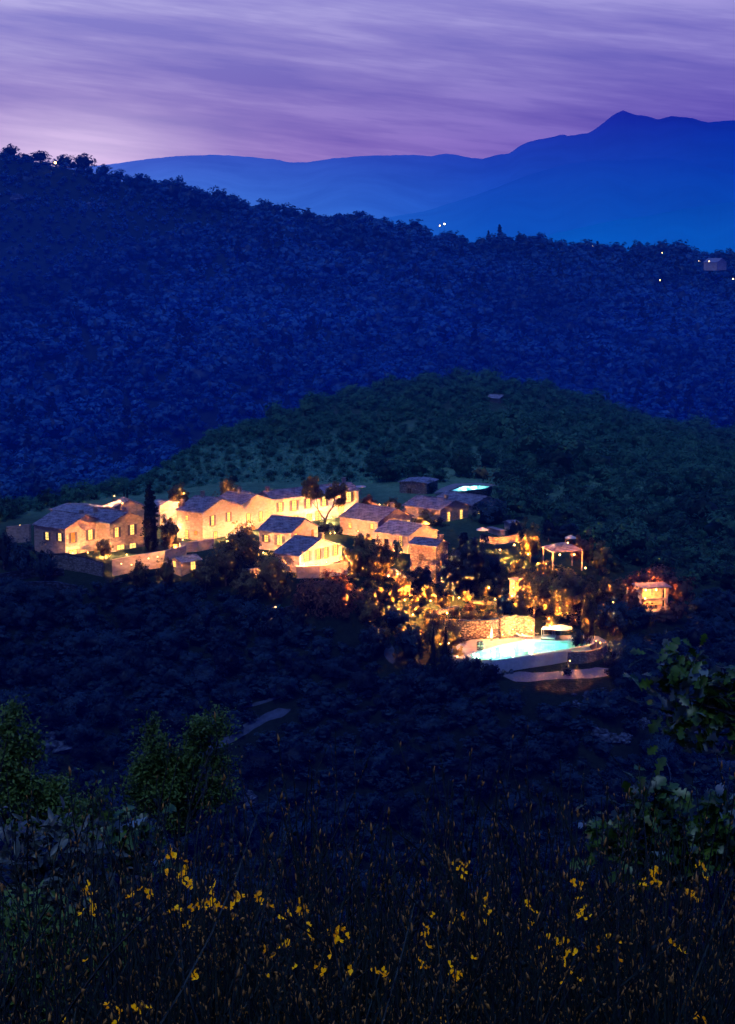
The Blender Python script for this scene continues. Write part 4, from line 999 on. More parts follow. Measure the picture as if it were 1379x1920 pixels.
TT = [
 (283, 1034, 907, 33, 'cypress', 'dark_leaf', 'tall black cypress standing between the gabled houses', 0, 352),
 (318, 1036, 964, 46, 'loose', 'olive_leaf', 'thin olive tree just right of the tall cypress', 0, 352),
 (196, 1050, 1003, 40, 'loose', 'olive_leaf', 'small lit tree between the two leftmost houses', 1, 345),
 (336, 952, 902, 56, 'loose', 'olive_leaf', 'warm lit ragged tree behind the tall grey sided house', 2, 390),
 (428, 938, 892, 54, 'round', 'olive_leaf', 'round warm lit tree standing behind the gabled houses', 1, 396),
 (607, 1004, 975, 40, 'round', 'dark_leaf', 'round dark shrub under the forked tree', 2, 371),
 (634, 1003, 984, 26, 'round', 'dark_leaf', 'small dark shrub right of the round shrub under the forked tree', 3, 371),
 (452, 1068, 978, 78, 'round', 'garden_leaf', 'dark round bush in front of the bright gabled houses', 0, 337),
 (424, 1100, 1010, 80, 'wide', 'garden_leaf', 'spreading bush below the bright gable left of the square house', 1, 331),
 (512, 1172, 1137, 66, 'round', 'slope_leaf', 'dark bush in front of the little pale green pool', 3, 315),
 (556, 1168, 1131, 46, 'round', 'slope_leaf', 'dark bush at the right end of the little pale green pool', 1, 315),
 (978, 1140, 1112, 44, 'round', 'garden_leaf', 'bush at the right foot of the little flat roofed hut', 2, 320),
 (944, 1136, 1106, 40, 'round', 'slope_leaf', 'dark bush at the left foot of the little flat roofed hut', 3, 321),
 (850, 1190, 1160, 50, 'wide', 'garden_leaf', 'bush growing out of the middle of the dim rock face', 2, 313.5),
 (815, 1185, 1140, 60, 'round', 'garden_leaf', 'bush covering the left end of the dim rock face', 0, 311),
 (512, 1118, 1034, 90, 'wide', 'garden_leaf', 'dark red lit bush left of the low wide house', 2, 326),
 (465, 1125, 1062, 70, 'round', 'garden_leaf', 'warm edged bush below the glowing yellow wall end', 3, 325),
 (620, 1172, 1062, 126, 'wide', 'red_leaf', 'big bronze coloured bush below the low wide house', 0, 322),
 (575, 1158, 1080, 66, 'round', 'red_leaf', 'greyish bronze bush left of the big bronze bush', 1, 322.5),
 (676, 1105, 990, 74, 'loose', 'garden_leaf', 'tall lit tree at the right end of the low wide house', 1, 337),
 (712, 1100, 1004, 64, 'round', 'garden_leaf', 'reddish tree in front of the long roofed house', 2, 334),
 (755, 1126, 1072, 56, 'round', 'garden_leaf', 'dark bush below the bright stepped wall', 1, 327),
 (880, 1128, 985, 92, 'loose', 'slope_leaf', 'large black tree in front of the dark stone house', 3, 330),
 (910, 1120, 1015, 80, 'round', 'slope_leaf', 'black tree right of the largest black tree', 4, 335),
 (850, 1100, 1035, 50, 'round', 'slope_leaf', 'low black bush at the right foot of the dark stone house', 5, 328),
 (824, 1003, 966, 34, 'round', 'dark_leaf', 'dark pointed bush at the left corner of the pink gable', 0, 381),
 (796, 1000, 955, 52, 'loose', 'olive_leaf', 'orange lit tree left of the pink walled house', 3, 383),
 (920, 1000, 930, 84, 'round', 'slope_leaf', 'large dark tree hiding the right end of the upper row', 6, 386),
 (735, 966, 930, 38, 'loose', 'olive_leaf', 'warm lit tree behind the long roofed house', 4, 395),
 (692, 958, 925, 46, 'round', 'red_leaf', 'purple bush at the right corner of the long bright house', 2, 398),
 (746, 1046, 1006, 22, 'round', 'slope_leaf', 'dark bush left of the tall orange lit window', 7, 346),
 (995, 1048, 972, 52, 'loose', 'olive_leaf', 'brown lit tree left of the hipped canopy', 5, 352),
 (968, 1030, 965, 40, 'round', 'slope_leaf', 'dark bush behind the annex terrace', 8, 375),
 (1092, 1062, 990, 56, 'loose', 'red_leaf', 'red lit tree right of the hipped canopy', 3, 352),
 (1060, 1010, 978, 60, 'round', 'slope_leaf', 'dark tree behind the hipped canopy', 9, 372),
 (1030, 1012, 970, 40, 'round', 'slope_leaf', 'dark tree between the annex and the canopy', 10, 372),
 (1002, 1150, 1060, 94, 'wide', 'garden_leaf', 'spreading dark tree above the brilliantly lit wall', 4, 322),
 (1060, 1165, 1062, 100, 'round', 'garden_leaf', 'big brown lit tree above the daybed', 5, 323),
 (1108, 1160, 1070, 70, 'loose', 'garden_leaf', 'loose tree behind the tall thin tree trunks', 6, 324),
 (1101, 1205, 1085, 40, 'loose', 'garden_leaf', 'tall thin tree lit from below at the right end of the pool deck', 7, 313),
 (1155, 1142, 1078, 76, 'loose', 'olive_leaf', 'orange lit tree left of the open pavilion', 6, 334),
 (1190, 1100, 1070, 60, 'wide', 'red_leaf', 'orange edged bush left of the pavilion roof', 4, 338),
 (1228, 1104, 1058, 96, 'wide', 'red_leaf', 'red lit tree behind the pavilion roof', 5, 341),
 (1274, 1130, 1072, 62, 'loose', 'red_leaf', 'deep red lit tree right of the pavilion', 6, 335),
 (1186, 1158, 1092, 44, 'loose', 'red_leaf', 'red brown bush screening the left wall of the pavilion', 1, 325.5),
 (1268, 1166, 1118, 44, 'loose', 'red_leaf', 'rust coloured bush at the right corner of the pavilion floor', 2, 326),
 (840, 1096, 1046, 44, 'round', 'slope_leaf', 'black bush covering the foot of the dark stone house', 0, 330),
 (790, 1092, 1056, 50, 'round', 'slope_leaf', 'black bush below the left corner of the dark stone house', 1, 330),
 (1245, 1170, 1140, 60, 'round', 'red_leaf', 'orange lit bush below the pavilion floor', 7, 325),
 (1200, 1185, 1128, 70, 'round', 'slope_leaf', 'black bush in front of the left side of the pavilion', 11, 323),
 (1150, 1190, 1115, 70, 'round', 'slope_leaf', 'black tree left of the black bush before the pavilion', 12, 320),
 (800, 1140, 1085, 60, 'loose', 'olive_leaf', 'yellow lit tree above the garden path', 8, 330),
 (835, 1130, 1082, 50, 'loose', 'olive_leaf', 'yellow lit tree left of the star shaped lamp', 9, 333),
 (770, 1112, 1064, 50, 'round', 'slope_leaf', 'dark tree above the yellow lit trees', 13, 333),
 (716, 1132, 1095, 34, 'loose', 'olive_leaf', 'small yellow lit shrub on the steep bank', 10, 326),
 (690, 1175, 1110, 60, 'round', 'garden_leaf', 'dark tree on the bank right of the big bronze bush', 7, 320),
 (745, 1185, 1135, 60, 'round', 'slope_leaf', 'dark tree above the stony path', 14, 318),
 (780, 1165, 1125, 34, 'round', 'garden_leaf', 'bush behind the lamp on the steep bank', 8, 325),
 (700, 1230, 1165, 70, 'round', 'slope_leaf', 'dark tree low on the bank left of the stony path', 15, 312),
 (770, 1225, 1165, 64, 'round', 'slope_leaf', 'dark tree left of the slim cypresses', 16, 310),
 (812.5, 1221, 1176, 11, 'cypress', 'dark_leaf', 'left slim cypress before the rock face', 1, 306),
 (836, 1228, 1174, 10, 'cypress', 'dark_leaf', 'right slim cypress before the rock face', 2, 305),
 (824, 1225, 1196, 16, 'round', 'garden_leaf', 'small bush between the two slim cypresses', 2, 305.5),
 (858, 1237, 1198, 38, 'loose', 'olive_leaf', 'lit shrub at the left tip of the lower pool', 11, 304),
 (918, 1170, 1146, 50, 'wide', 'garden_leaf', 'bush hanging over the dim rock face', 9, 319),
 (880, 1168, 1140, 50, 'wide', 'garden_leaf', 'bush on top of the rock face below the path walls', 10, 320),
 (1035, 1180, 1150, 40, 'round', 'garden_leaf', 'bush behind the white sunshade', 11, 319),
 (1085, 1198, 1178, 36, 'round', 'slope_leaf', 'low dark bush right of the white sunshade', 17, 315),
 (862, 1262, 1226, 46, 'round', 'slope_leaf', 'dark bush at the left corner of the pool deck', 2, 300),
 (835, 1250, 1212, 50, 'wide', 'slope_leaf', 'dark spreading bush below the slim cypresses', 1, 303),
 (920, 1258, 1236, 50, 'round', 'slope_leaf', 'round dark bush covering the left end of the pool wall', 18, 297.5),
 (885, 1258, 1226, 56, 'round', 'slope_leaf', 'dark bush under the left tip of the lower pool', 19, 298),
 (1063, 1258, 1245, 24, 'round', 'slope_leaf', 'small bush at the foot of the pool wall beside the lit stones', 20, 298.5),
 (331, 1031, 1008, 26, 'round', 'olive_leaf', 'left lit shrub on the upper terrace', 12, 352.5),
 (361, 1027, 1012, 24, 'round', 'olive_leaf', 'right lit shrub on the upper terrace', 13, 353.5),
 (866, 905, 838, 64, 'wide', 'knoll_leaf', 'green lit tree behind the upper pool', 0, 446),
 (905, 905, 872, 44, 'loose', 'olive_leaf', 'brownish lit bush at the right end of the upper pool', 14, 444),
 (726, 905, 862, 64, 'round', 'knoll_leaf', 'large green tree behind the long bright house', 1, 440),
 (808, 930, 898, 26, 'round', 'slope_leaf', 'dark bush between the stone barn and the upper pool', 21, 424),
 (40, 1062, 1004, 60, 'round', 'slope_leaf', 'dark tree before the left side of the leftmost house', 22, 338),
 (85, 1074, 1018, 50, 'round', 'slope_leaf', 'dark tree under the two windows of the leftmost house', 23, 336),
 (8, 1050, 992, 50, 'round', 'slope_leaf', 'dark tree cut by the left edge of the photo', 24, 342),
 (105, 962, 940, 6, 'cypress', 'dark_leaf', 'tiny thin cypress behind the low wing', 3, 400),
 (233, 935, 914, 6, 'cypress', 'dark_leaf', 'left one of two tiny cypresses behind the pink gable', 4, 400),
 (239, 935, 914, 6, 'cypress', 'dark_leaf', 'right one of two tiny cypresses behind the pink gable', 5, 400),
 (217, 948, 924, 24, 'loose', 'olive_leaf', 'small warm lit shrub left of the pink gable', 15, 384),
 (312, 1070, 1040, 40, 'loose', 'garden_leaf', 'lit twiggy bush left of the tiny cottage', 12, 331.5),
 (262, 1080, 1046, 44, 'round', 'garden_leaf', 'dark bush in front of the long lit wall', 13, 331),
 (385, 1090, 1046, 60, 'round', 'garden_leaf', 'dark bush right of the tiny cottage', 14, 330),
 (1020, 1070, 1048, 40, 'round', 'garden_leaf', 'dark bush under the hipped canopy', 15, 340),
 (1125, 1062, 1010, 50, 'loose', 'garden_leaf', 'dim brown tree on the slope right of the canopy', 16, 350),
 # left skyline
 (20, 300, 271, 38, 'round', 'slope_leaf', 'round tree on the left hill crest, leftmost of the skyline trees', 25, 1130),
 (76, 306, 281, 40, 'round', 'slope_leaf', 'round tree on the left hill crest left of the yellow lamp', 26, 1132),
 (50, 304, 287, 30, 'round', 'slope_leaf', 'low bush between the two leftmost skyline trees', 27, 1132),
 (121, 310, 289, 36, 'wide', 'slope_leaf', 'wide skyline tree right of the yellow lamp', 28, 1134),
 (158, 313, 287, 44, 'round', 'slope_leaf', 'biggest skyline tree on the left crest', 29, 1136),
 (195, 323, 308, 26, 'round', 'slope_leaf', 'small skyline bush right of the biggest crest tree', 30, 1140),
 (937, 455, 423, 17, 'pine', 'slope_leaf', 'dark pointed tree sticking up from the middle ridge', 31, 1290),
 (916, 455, 434, 12, 'pine', 'slope_leaf', 'smaller pointed tree left of the ridge top pine', 32, 1290),
 (975, 458, 434, 26, 'loose', 'slope_leaf', 'pale loose tree right of the ridge top pine', 33, 1292),
 (436, 384, 364, 26, 'wide', 'slope_leaf', 'flat topped tree standing out on the left skyline', 34, 1200),
]
for r_ in TT:
    px, ba, tp, wd, kd, mt, lb, vr, Y = r_
    far_ = Y and Y > 1000
    big = (ba-tp) > 70
    tree(px, ba, tp, wd, kd, mt, lb, vr % 5, Y, n_lf=500 if far_ else 3200 if kd == 'cypress' and big else 2600 if big else 1300, leaf=.06 if far_ else .014 if kd == 'cypress' else .027 if big else .036)
# the forked tree: a trunk that splits into two limbs, each with its own crown mass
def forked():
    Y = 374; p = np.array(P(609, 990, Y)); s = S(Y)
    root = empty('olive_tree', p); tag(root, 'forked tree with two crowns lit from below in front of the long bright house', 'tree')
    def q(x, y, dy=0): return np.array(P(x, y, Y+dy))-p
    b = MB(); b.tube([q(609, 994), q(609, 982), q(611, 974)], [.34, .27, .24], 8)
    b.tube([q(611, 975), q(603, 966, -.3), (q(597, 955, -.5)), q(594, 935, -.6), q(590, 915, -.6)], [.2, .17, .14, .10, .05], 7)
    b.tube([q(611, 975), q(616, 963, .3), q(624, 952, .4), q(628, 935, .4), q(633, 918, .5)], [.2, .17, .14, .10, .05], 7)
    b.tube([q(624, 952, .4), q(640, 940, .4), q(648, 928, .5)], [.1, .08, .04], 6); b.tube([q(597, 955, -.5), q(583, 938, -.5), q(576, 922, -.5)], [.1, .08, .04], 6)
    b.build('trunk', M['bark'], root)
    rg = np.random.default_rng(5)
    for (x, y, wx, wz) in ((587, 916, 24, 23), (632, 926, 24, 26)):
        c0 = q(x, y); cl = rg.normal(size=(26, 3)); cl /= np.linalg.norm(cl, axis=1)[:, None]; cl *= rg.uniform(.45, 1, (26, 1))**.5*.8
        cl = c0+cl*np.array((wx/s, wx/s, wz/s)); idx = rg.integers(0, 26, 5200); o_ = rg.normal(size=(5200, 3)); o_ /= np.linalg.norm(o_, axis=1)[:, None]; o_ *= rg.uniform(0, 1, (5200, 1))**.4*.8
        V_, Q_ = leaf_quads(rg, cl[idx]+o_, .18); link_mesh('crown', np_mesh('crown', V_, Q_, [M['olive_leaf']]), root)
forked()

# ------------------------------------------------------------------ dark wood on the near slope, one by one
BOX = []
def top_limit(px): return np.interp(px, [-200, 0, 60, 150, 200, 260, 330, 400, 470, 520, 560, 640, 700, 760, 800, 850, 900, 940, 1000, 1130, 1160, 1200, 1290, 1320, 1379, 1600],
                                    [1030, 1050, 1090, 1085, 1076, 1066, 1080, 1088, 1108, 1128, 1150, 1172, 1180, 1220, 1232, 1245, 1256, 1284, 1288, 1275, 1180, 1180, 1165, 1060, 1000, 900])
pts = []; rg = np.random.default_rng(11)
def ok(x, y, dmin):
    for a_ in pts:
        if (a_[0]-x)**2+((a_[1]-y)*.9)**2 < dmin*dmin: return False
    return True
ROCKS = [(112, 1405, 34), (462, 1498, 34), (1130, 1378, 30), (1168, 1388, 24), (1205, 1358, 24), (1080, 1330, 20), (130, 1455, 30)]
ROADPX = [(350, 1428), (395, 1408), (430, 1390), (470, 1364), (505, 1348), (545, 1331), (500, 1318), (735, 1215), (728, 1230), (738, 1248)]
tries = 0
while len(pts) < 300 and tries < 40000:
    tries += 1
    y = rg.uniform(248, 345); px = rg.uniform(-60, 1440); x = (px-CX)/FPX*y*1.02
    z = H(x, y); h = rg.uniform(3.2, 6.4); qx, qy = proj(x, y, z); _, ty = proj(x, y, z+h)
    if ty < top_limit(qx): continue
    if qy > 1800 and qx > 100: pass
    if qy > 1960: continue
    if any(abs(qx-a_) < 34 and -12 < qy-b_ < 60 for a_, b_ in ROADPX): continue
    if any(abs(qx-a_) < w_ and -15 < qy-b_ < 55 for a_, b_, w_ in ROCKS): continue
    if 930 < qx < 1160 and qy < 1330 and ty < 1284: continue
    if y > 330 and qx < 1120: continue
    if not ok(x, y, 3.9): continue
    pts.append((x, y, z, h))
for i, (x, y, z, h) in enumerate(pts):
    kd = 'wide' if rg.random() < .35 else 'round'
    me, tk, ratio = proto(kd, i % 5, 'slope_leaf', 2600, .026)
    o_ = link_mesh('wood_tree', me, None, (x, y, z-h*.12)); tag(o_, 'dark leafy tree in the unlit wood covering the slope between the village and the camera', 'tree', 'trees of the dark wood below the village')
    o_.scale = (h*1.15, h*1.15, h*rg.uniform(.9, 1.15)); o_.rotation_euler.z = rg.uniform(0, 6.28)
# bushes of the lamp lit garden, each on its own
gb = []; tries = 0
GLIM = lambda x: np.interp(x, [560, 655, 700, 760, 800, 850, 880, 930, 1000, 1060, 1120, 1180], [1130, 1066, 1082, 1092, 1092, 1098, 1020, 1050, 1034, 1060, 1075, 1080])
while len(gb) < 120 and tries < 9000:
    tries += 1
    px = rg.uniform(640, 1190); py = rg.uniform(1050, 1215)
    h = rg.uniform(1.2, 3.6); top = py-h*S(330)
    if top < GLIM(px) or py > np.interp(px, [640, 760, 800, 860, 930, 1000, 1060, 1100, 1190], [1180, 1215, 1205, 1158, 1150, 1152, 1172, 1190, 1190]): continue
    if 1195 < px: continue
    if any(abs(px-a_) < 15 and 0 < py-b_ < 30 for a_, b_ in ((861, 1121), (838, 1149), (929, 1123), (808, 1131), (774, 1157), (759, 1131), (961, 1105), (1009, 1057), (965, 1021), (729, 1080), (1150, 1129))): continue
    g3 = gp(px, py, 300)
    if any((q[0]-g3[0])**2+(q[1]-g3[1])**2 < 4.2 for q in gb): continue
    gb.append((*g3, h))
for i, (x, y, z, h) in enumerate(gb):
    me = proto('round', i % 5, ('olive_leaf', 'garden_leaf', 'red_leaf', 'garden_leaf')[i % 4], 1500, .032)[0]
    o_ = link_mesh('garden_bush', me, None, (x, y, z-h*.1)); o_.scale = (h*.95, h*.95, h); o_.rotation_euler.z = rg.uniform(0, 6.28)
    tag(o_, 'bush on the lamp lit garden bank between the houses and the pool', 'bush', 'bushes on the lamp lit bank')
# ------------------------------------------------------------------ knoll shrubs
kp = []
tries = 0; grid = {}
def kok(x, y, d):
    i, j = int(x//8), int(y//8)
    for a_ in (-1, 0, 1):
        for b_ in (-1, 0, 1):
            for q in grid.get((i+a_, j+b_), ()):
                if (q[0]-x)**2+(q[1]-y)**2 < d*d: return False
    grid.setdefault((i, j), []).append((x, y)); return True
while len(kp) < 1700 and tries < 60000:
    tries += 1
    y = rg.uniform(352, 640); px = rg.uniform(-120, 1500); x = (px-CX)/FPX*y*1.02
    z = H(x, y); qx, qy = proj(x, y, z); h = min(2.4+rg.gamma(2.0, 1.2), 8)*(1.45 if qx > 860 and y < 540 else 1); _, ty = proj(x, y, z+h)
    vill = np.interp(qx, [-200, 0, 60, 180, 300, 420, 560, 680, 740, 800, 930, 960, 1010, 1060, 1130, 1300, 1500], [985, 978, 962, 938, 925, 905, 902, 905, 908, 903, 905, 975, 968, 1000, 1072, 1100, 1125])
    if qy > vill: continue
    md = 230 < qx < 700 and qy > 826+.1*abs(qx-470)
    if md and rg.random() > .10: continue
    if md: h = rg.uniform(1.2, 3.0)
    if 910 < qx < 958 and 744 < qy < 786: continue
    if 826 < qx < 940 and 880 < qy: continue
    if not kok(x, y, (2.2+h*.62) if not md else 3): continue
    kp.append((y, x, z, h))
kp.sort()
kv = [proto('round', j, 'knoll_leaf', 900, .040)[0] for j in range(4)]+[proto('wide', j, 'knoll_leaf', 900, .040)[0] for j in range(3)]
for i, (y, x, z, h) in enumerate(kp[:290]):
    o_ = link_mesh('shrub', kv[i % 7], None, (x, y, z-h*.14)); tag(o_, 'dark green shrub on the lower flank of the wooded knoll behind the village', 'shrub', 'shrubs on the lower knoll')
    o_.scale = (h*1.1, h*1.1, h*rg.uniform(.8, 1.05)); o_.rotation_euler.z = rg.uniform(0, 6.28)
def join_wood(name, label, items, protos, mat):
    """far wood as one mass: crowns of many trees in one mesh"""
    base = [(np.array([v_.co[:] for v_ in p.vertices]), np.array([q_.vertices[:] for q_ in p.polygons]), np.array([q_.use_smooth for q_ in p.polygons]), np.array([q_.material_index for q_ in p.polygons])) for p in protos]; VV = []; QQ = []; SS = []; MM = []; tot = 0
    for i, (x, y, z, sxy, sz) in enumerate(items):
        v_ = base[i % len(base)][0]; QQ.append(base[i % len(base)][1]+tot); SS.append(base[i % len(base)][2]); MM.append(base[i % len(base)][3]); t = rg.uniform(0, 6.28); c_, s_ = math.cos(t), math.sin(t)
        VV.append(np.stack([x+(v_[:, 0]*c_-v_[:, 1]*s_)*sxy, y+(v_[:, 0]*s_+v_[:, 1]*c_)*sxy, z+v_[:, 2]*sz], 1)); tot += len(v_)
    V_ = np.concatenate(VV); tag(link_mesh(name, np_mesh(name, V_, np.concatenate(QQ), list(protos[0].materials), np.concatenate(MM), smf=np.concatenate(SS))), label, kind='stuff')
join_wood('scrub_woodland', 'dense scrub covering the upper knoll', [(x, y, z-h*.14, h*1.1, h*rg.uniform(.8, 1.05)) for y, x, z, h in kp[290:]], kv, M['knoll_leaf'])
# low undergrowth filling the slope between the trees
ug = []; grid = {}; tries = 0
while len(ug) < 1500 and tries < 30000:
    tries += 1
    y = rg.uniform(246, 350); px = rg.uniform(-80, 1460); x = (px-CX)/FPX*y*1.02
    z = H(x, y); h = rg.uniform(1.6, 3.4); qx, qy = proj(x, y, z); _, ty = proj(x, y, z+h)
    if ty < top_limit(qx)+4 or qy > 1990: continue
    if any(abs(qx-a_) < 26 and -10 < qy-b_ < 34 for a_, b_ in ROADPX): continue
    if any(abs(qx-a_) < w_*.8 and -12 < qy-b_ < 34 for a_, b_, w_ in ROCKS): continue
    if 930 < qx < 1160 and qy < 1310: continue
    if y > 334 and qx < 1120: continue
    if not kok(x+5000, y, 2.2): continue
    ug.append((x, y, z-h*.2, h*1.5, h*rg.uniform(.8, 1.1)))
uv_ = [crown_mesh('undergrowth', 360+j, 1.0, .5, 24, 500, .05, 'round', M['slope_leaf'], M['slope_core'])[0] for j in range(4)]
join_wood('undergrowth', 'dark undergrowth between the trees of the unlit slope', ug, uv_, M['slope_leaf'])
# far forest
fp = []; grid = {}; tries = 0
while len(fp) < 4200 and tries < 90000:
    tries += 1
    y = rg.uniform(650, 1480)**1.0; px = rg.uniform(-160, 1540); x = (px-CX)/FPX*y*1.02
    z = H(x, y); qx, qy = proj(x, y, z)
    # open rocky grassland near the left crest
    op = (qx < 520 and qy < 545-.30*qx+18*math.sin(qx*.05) and y < np.interp(px, [0, 400, 520], [1115, 1165, 1180]))
    if op and rg.random() > .5: continue
    if op: h = rg.uniform(1.5, 4.6)
    else: h = min(3.6+rg.gamma(2.2, 1.9), 13)
    if px < 240 and qy < 350-.05*px: h = rg.uniform(2.0, 5.5)
    if y > np.interp(px, COLS, [1150, 1160, 1160, 1185, 1215, 1265, 1300, 1305, 1315, 1345, 1365, 1410, 1420, 1420])+15: continue
    if not kok(x, y, 7.6 if not op else 5): continue
    fp.append((x, y, z-h*.15, h*1.4, h*rg.uniform(1.0, 1.3)))
fv = []
for j in range(5):
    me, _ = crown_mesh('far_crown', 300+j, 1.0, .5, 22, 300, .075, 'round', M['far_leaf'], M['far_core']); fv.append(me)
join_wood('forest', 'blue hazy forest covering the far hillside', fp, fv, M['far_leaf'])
pn = []
for i in range(120):
    px = rg.uniform(-50, 1450); y = rg.uniform(720, 1290); x = (px-CX)/FPX*y*1.02; z = H(x, y); qx, qy = proj(x, y, z)
    if qy < np.interp(qx, [0, 200, 400, 600, 800, 1000, 1400], [520, 500, 460, 480, 480, 495, 510]): continue
    h = rg.uniform(9, 17); pn.append((x, y, z, h, h))
for (qx, qy, hh) in ((340, 672, 22), (352, 675, 20), (500, 480, 16), (525, 478, 18), (545, 690, 16), (890, 690, 22), (1030, 540, 14), (1050, 540, 16), (1120, 500, 17), (1270, 520, 14), (1240, 790, 18), (1290, 790, 17), (195, 600, 16), (240, 850, 20), (270, 860, 18), (25, 820, 18), (45, 820, 16), (100, 800, 15), (60, 345, 9), (40, 345, 8)):
    g_ = gp(qx, qy, 660); pn.append((g_[0], g_[1], g_[2], hh, hh))
pv = []
for j in range(3):
    me, _ = crown_mesh('far_pine', 330+j, 1.0, .26, 40, 420, .05, 'pine', M['dark_leaf']); pv.append(me)
join_wood('pine_forest', 'dark pointed conifers scattered through the far forest', pn, pv, M['dark_leaf'])
# meadow grass
gg = []
for _ in range(16000):
    px = rg.uniform(180, 760); y = rg.uniform(395, 520); x = (px-CX)/FPX*y*1.02; z = H(x, y); qx, qy = proj(x, y, z)
    if qy < 815 or qy > np.interp(qx, [100, 300, 420, 700, 800], [945, 925, 905, 905, 905]): continue
    gg.append((x, y, z+.15))
gv, gq = leaf_quads(rg, np.array(gg), .45, .0)
M['meadow'] = foliage('meadow_grass', (.03, .11, .07), (.13, .38, .20), .15)
tag(link_mesh('meadow_grass', np_mesh('meadow_grass', gv, gq, [M['meadow']])), 'rough green meadow grass on the knoll flank', kind='stuff')

# ------------------------------------------------------------------ rocks
def rock_mesh(seed, n=10, m=7):
    rr = random.Random(seed); b = MB(); ph = [rr.uniform(0, 6.28) for _ in range(6)]
    for i in range(m+1):
        for j in range(n):
            t = 2*math.pi*j/n; q = math.pi*i/m; d = np.array((math.sin(q)*math.cos(t), math.sin(q)*math.sin(t), -math.cos(q)))
            k_ = 1+.22*math.sin(3*d[0]+ph[0])+.18*math.sin(4*d[1]+ph[1])+.15*math.sin(5*d[2]+ph[2])+.1*math.sin(9*d[0]+7*d[2]+ph[3])
            b.v.append(tuple(d*k_*(1, 1, .7)))
    for i in range(m):
        for j in range(n): b.f.append((i*n+j, i*n+(j+1) % n, (i+1)*n+(j+1) % n, (i+1)*n+j))
    return b.mesh('boulder', M['boulder'])
RM = [rock_mesh(j) for j in range(5)]
def rocks(px, py, n_, spread, size, label, group):
    for i in range(n_):
        x, y = px+rg.normal()*spread, py+rg.normal()*spread*.5
        p = gp(x, y); o_ = link_mesh('boulder', RM[i % 5], None, p); s_ = size*rg.uniform(.5, 1.3); o_.scale = (s_*rg.uniform(.8, 1.5), s_, s_*rg.uniform(.8, 1.5)); o_.rotation_euler = (rg.uniform(-.3, .3), rg.uniform(-.3, .3), rg.uniform(0, 6))
        tag(o_, label, 'rock', group)
rocks(112, 1402, 9, 14, 1.0, 'pale rock of the outcrop on the dark slope at the left', 'rocks of the left outcrop')
rocks(462, 1498, 9, 13, .9, 'pale rock of the outcrop right of the small leafy tree', 'rocks of the lower outcrop')
rocks(1130, 1378, 5, 8, .8, 'pale rock on the slope left of the hanging oak branch', 'rocks of the right outcrop')
rocks(1168, 1388, 6, 9, .8, 'rock of the pair of outcrops nearest the hanging oak branch', 'rocks beside the hanging branch')
rocks(1205, 1358, 5, 8, .7, 'rock just under the left end of the hanging oak branch', 'rocks under the hanging branch')
rocks(1075, 1318, 7, 16, .6, 'rock of the scree below the gravel turning place', 'rocks of the scree')
rocks(956, 1263, 2, 3, 1.0, 'pale boulder at the left end of the gravel turning place', 'boulders at the gravel')
rocks(140, 1106, 4, 10, .55, 'pale stone lying below the dark stone bank', 'stones below the bank')
rocks(195, 388, 5, 14, 3.0, 'pale rock showing on the upper left hillside', 'rocks on the upper left hillside')
rocks(28, 373, 2, 4, 3.2, 'pale rock near the left edge of the far hillside', 'rocks at the left edge of the far hillside')
rocks(1322, 1190, 4, 12, 1.2, 'grey rock among the dark trees at the right edge', 'rocks among the right trees')

# ------------------------------------------------------------------ pool furniture and canopies
def parasol(x, y, z=None, Y=None, rad=1.9, h=2.5, label='', n_=8, tilt=.5, col='cloth'):
    p = PZ(x, y, z) if z else P(x, y, Y); root = empty('parasol', p); tag(root, label, 'parasol')
    b = MB(); b.tube([(0, 0, 0), (0, 0, h)], [.035, .03], 6); b.tube([(0, 0, 0), (0, 0, .1)], [.3, .25], 10); b.build('pole', M['dark'], root)
    c = MB(); vs = [(0, 0, h+.05)]
    for i in range(n_): t = 2*math.pi*i/n_+.3; vs.append((rad*math.cos(t), rad*math.sin(t), h-tilt))
    for i in range(n_): t = 2*math.pi*i/n_+.3; vs.append((rad*math.cos(t)*1.002, rad*math.sin(t)*1.002, h-tilt-.15))
    c.add(vs, [(0, 1+i, 1+(i+1) % n_) for i in range(n_)]+[(1+i, 1+n_+i, 1+n_+(i+1) % n_, 1+(i+1) % n_) for i in range(n_)]); c.build('canopy', M[col], root)
    return root
parasol(1052, 1200, ZD, rad=2.1, h=2.75, label='open white sunshade on the lower pool deck')
parasol(905, 1007, None, 364, 1.3, 2.0, 'open pale blue sunshade on the annex terrace', tilt=.4)
parasol(1070, 1024, None, 356, 1.2, 2.2, 'round pale sunshade above the hipped canopy', tilt=.45)
parasol(677, 926, None, 402, 1.2, 1.9, 'flat white sunshade behind the right end of the long bright house', tilt=.15)
def closed():
    p = PZ(922, 1201, ZD); root = empty('parasol', p); tag(root, 'closed white sunshade like a thin cone beside the dim rock face', 'parasol')
    b = MB(); b.tube([(0, 0, 0), (0, 0, .5)], [.04, .04], 6); b.tube([(0, 0, 0), (0, 0, .08)], [.3, .25], 8); b.build('pole', M['dark'], root)
    c = MB(); c.tube([(0, 0, .5), (0, 0, .8), (0, 0, 1.8), (0, 0, 2.55)], [.26, .3, .17, .03], 8); c.build('canopy', M['cloth'], root)
closed()
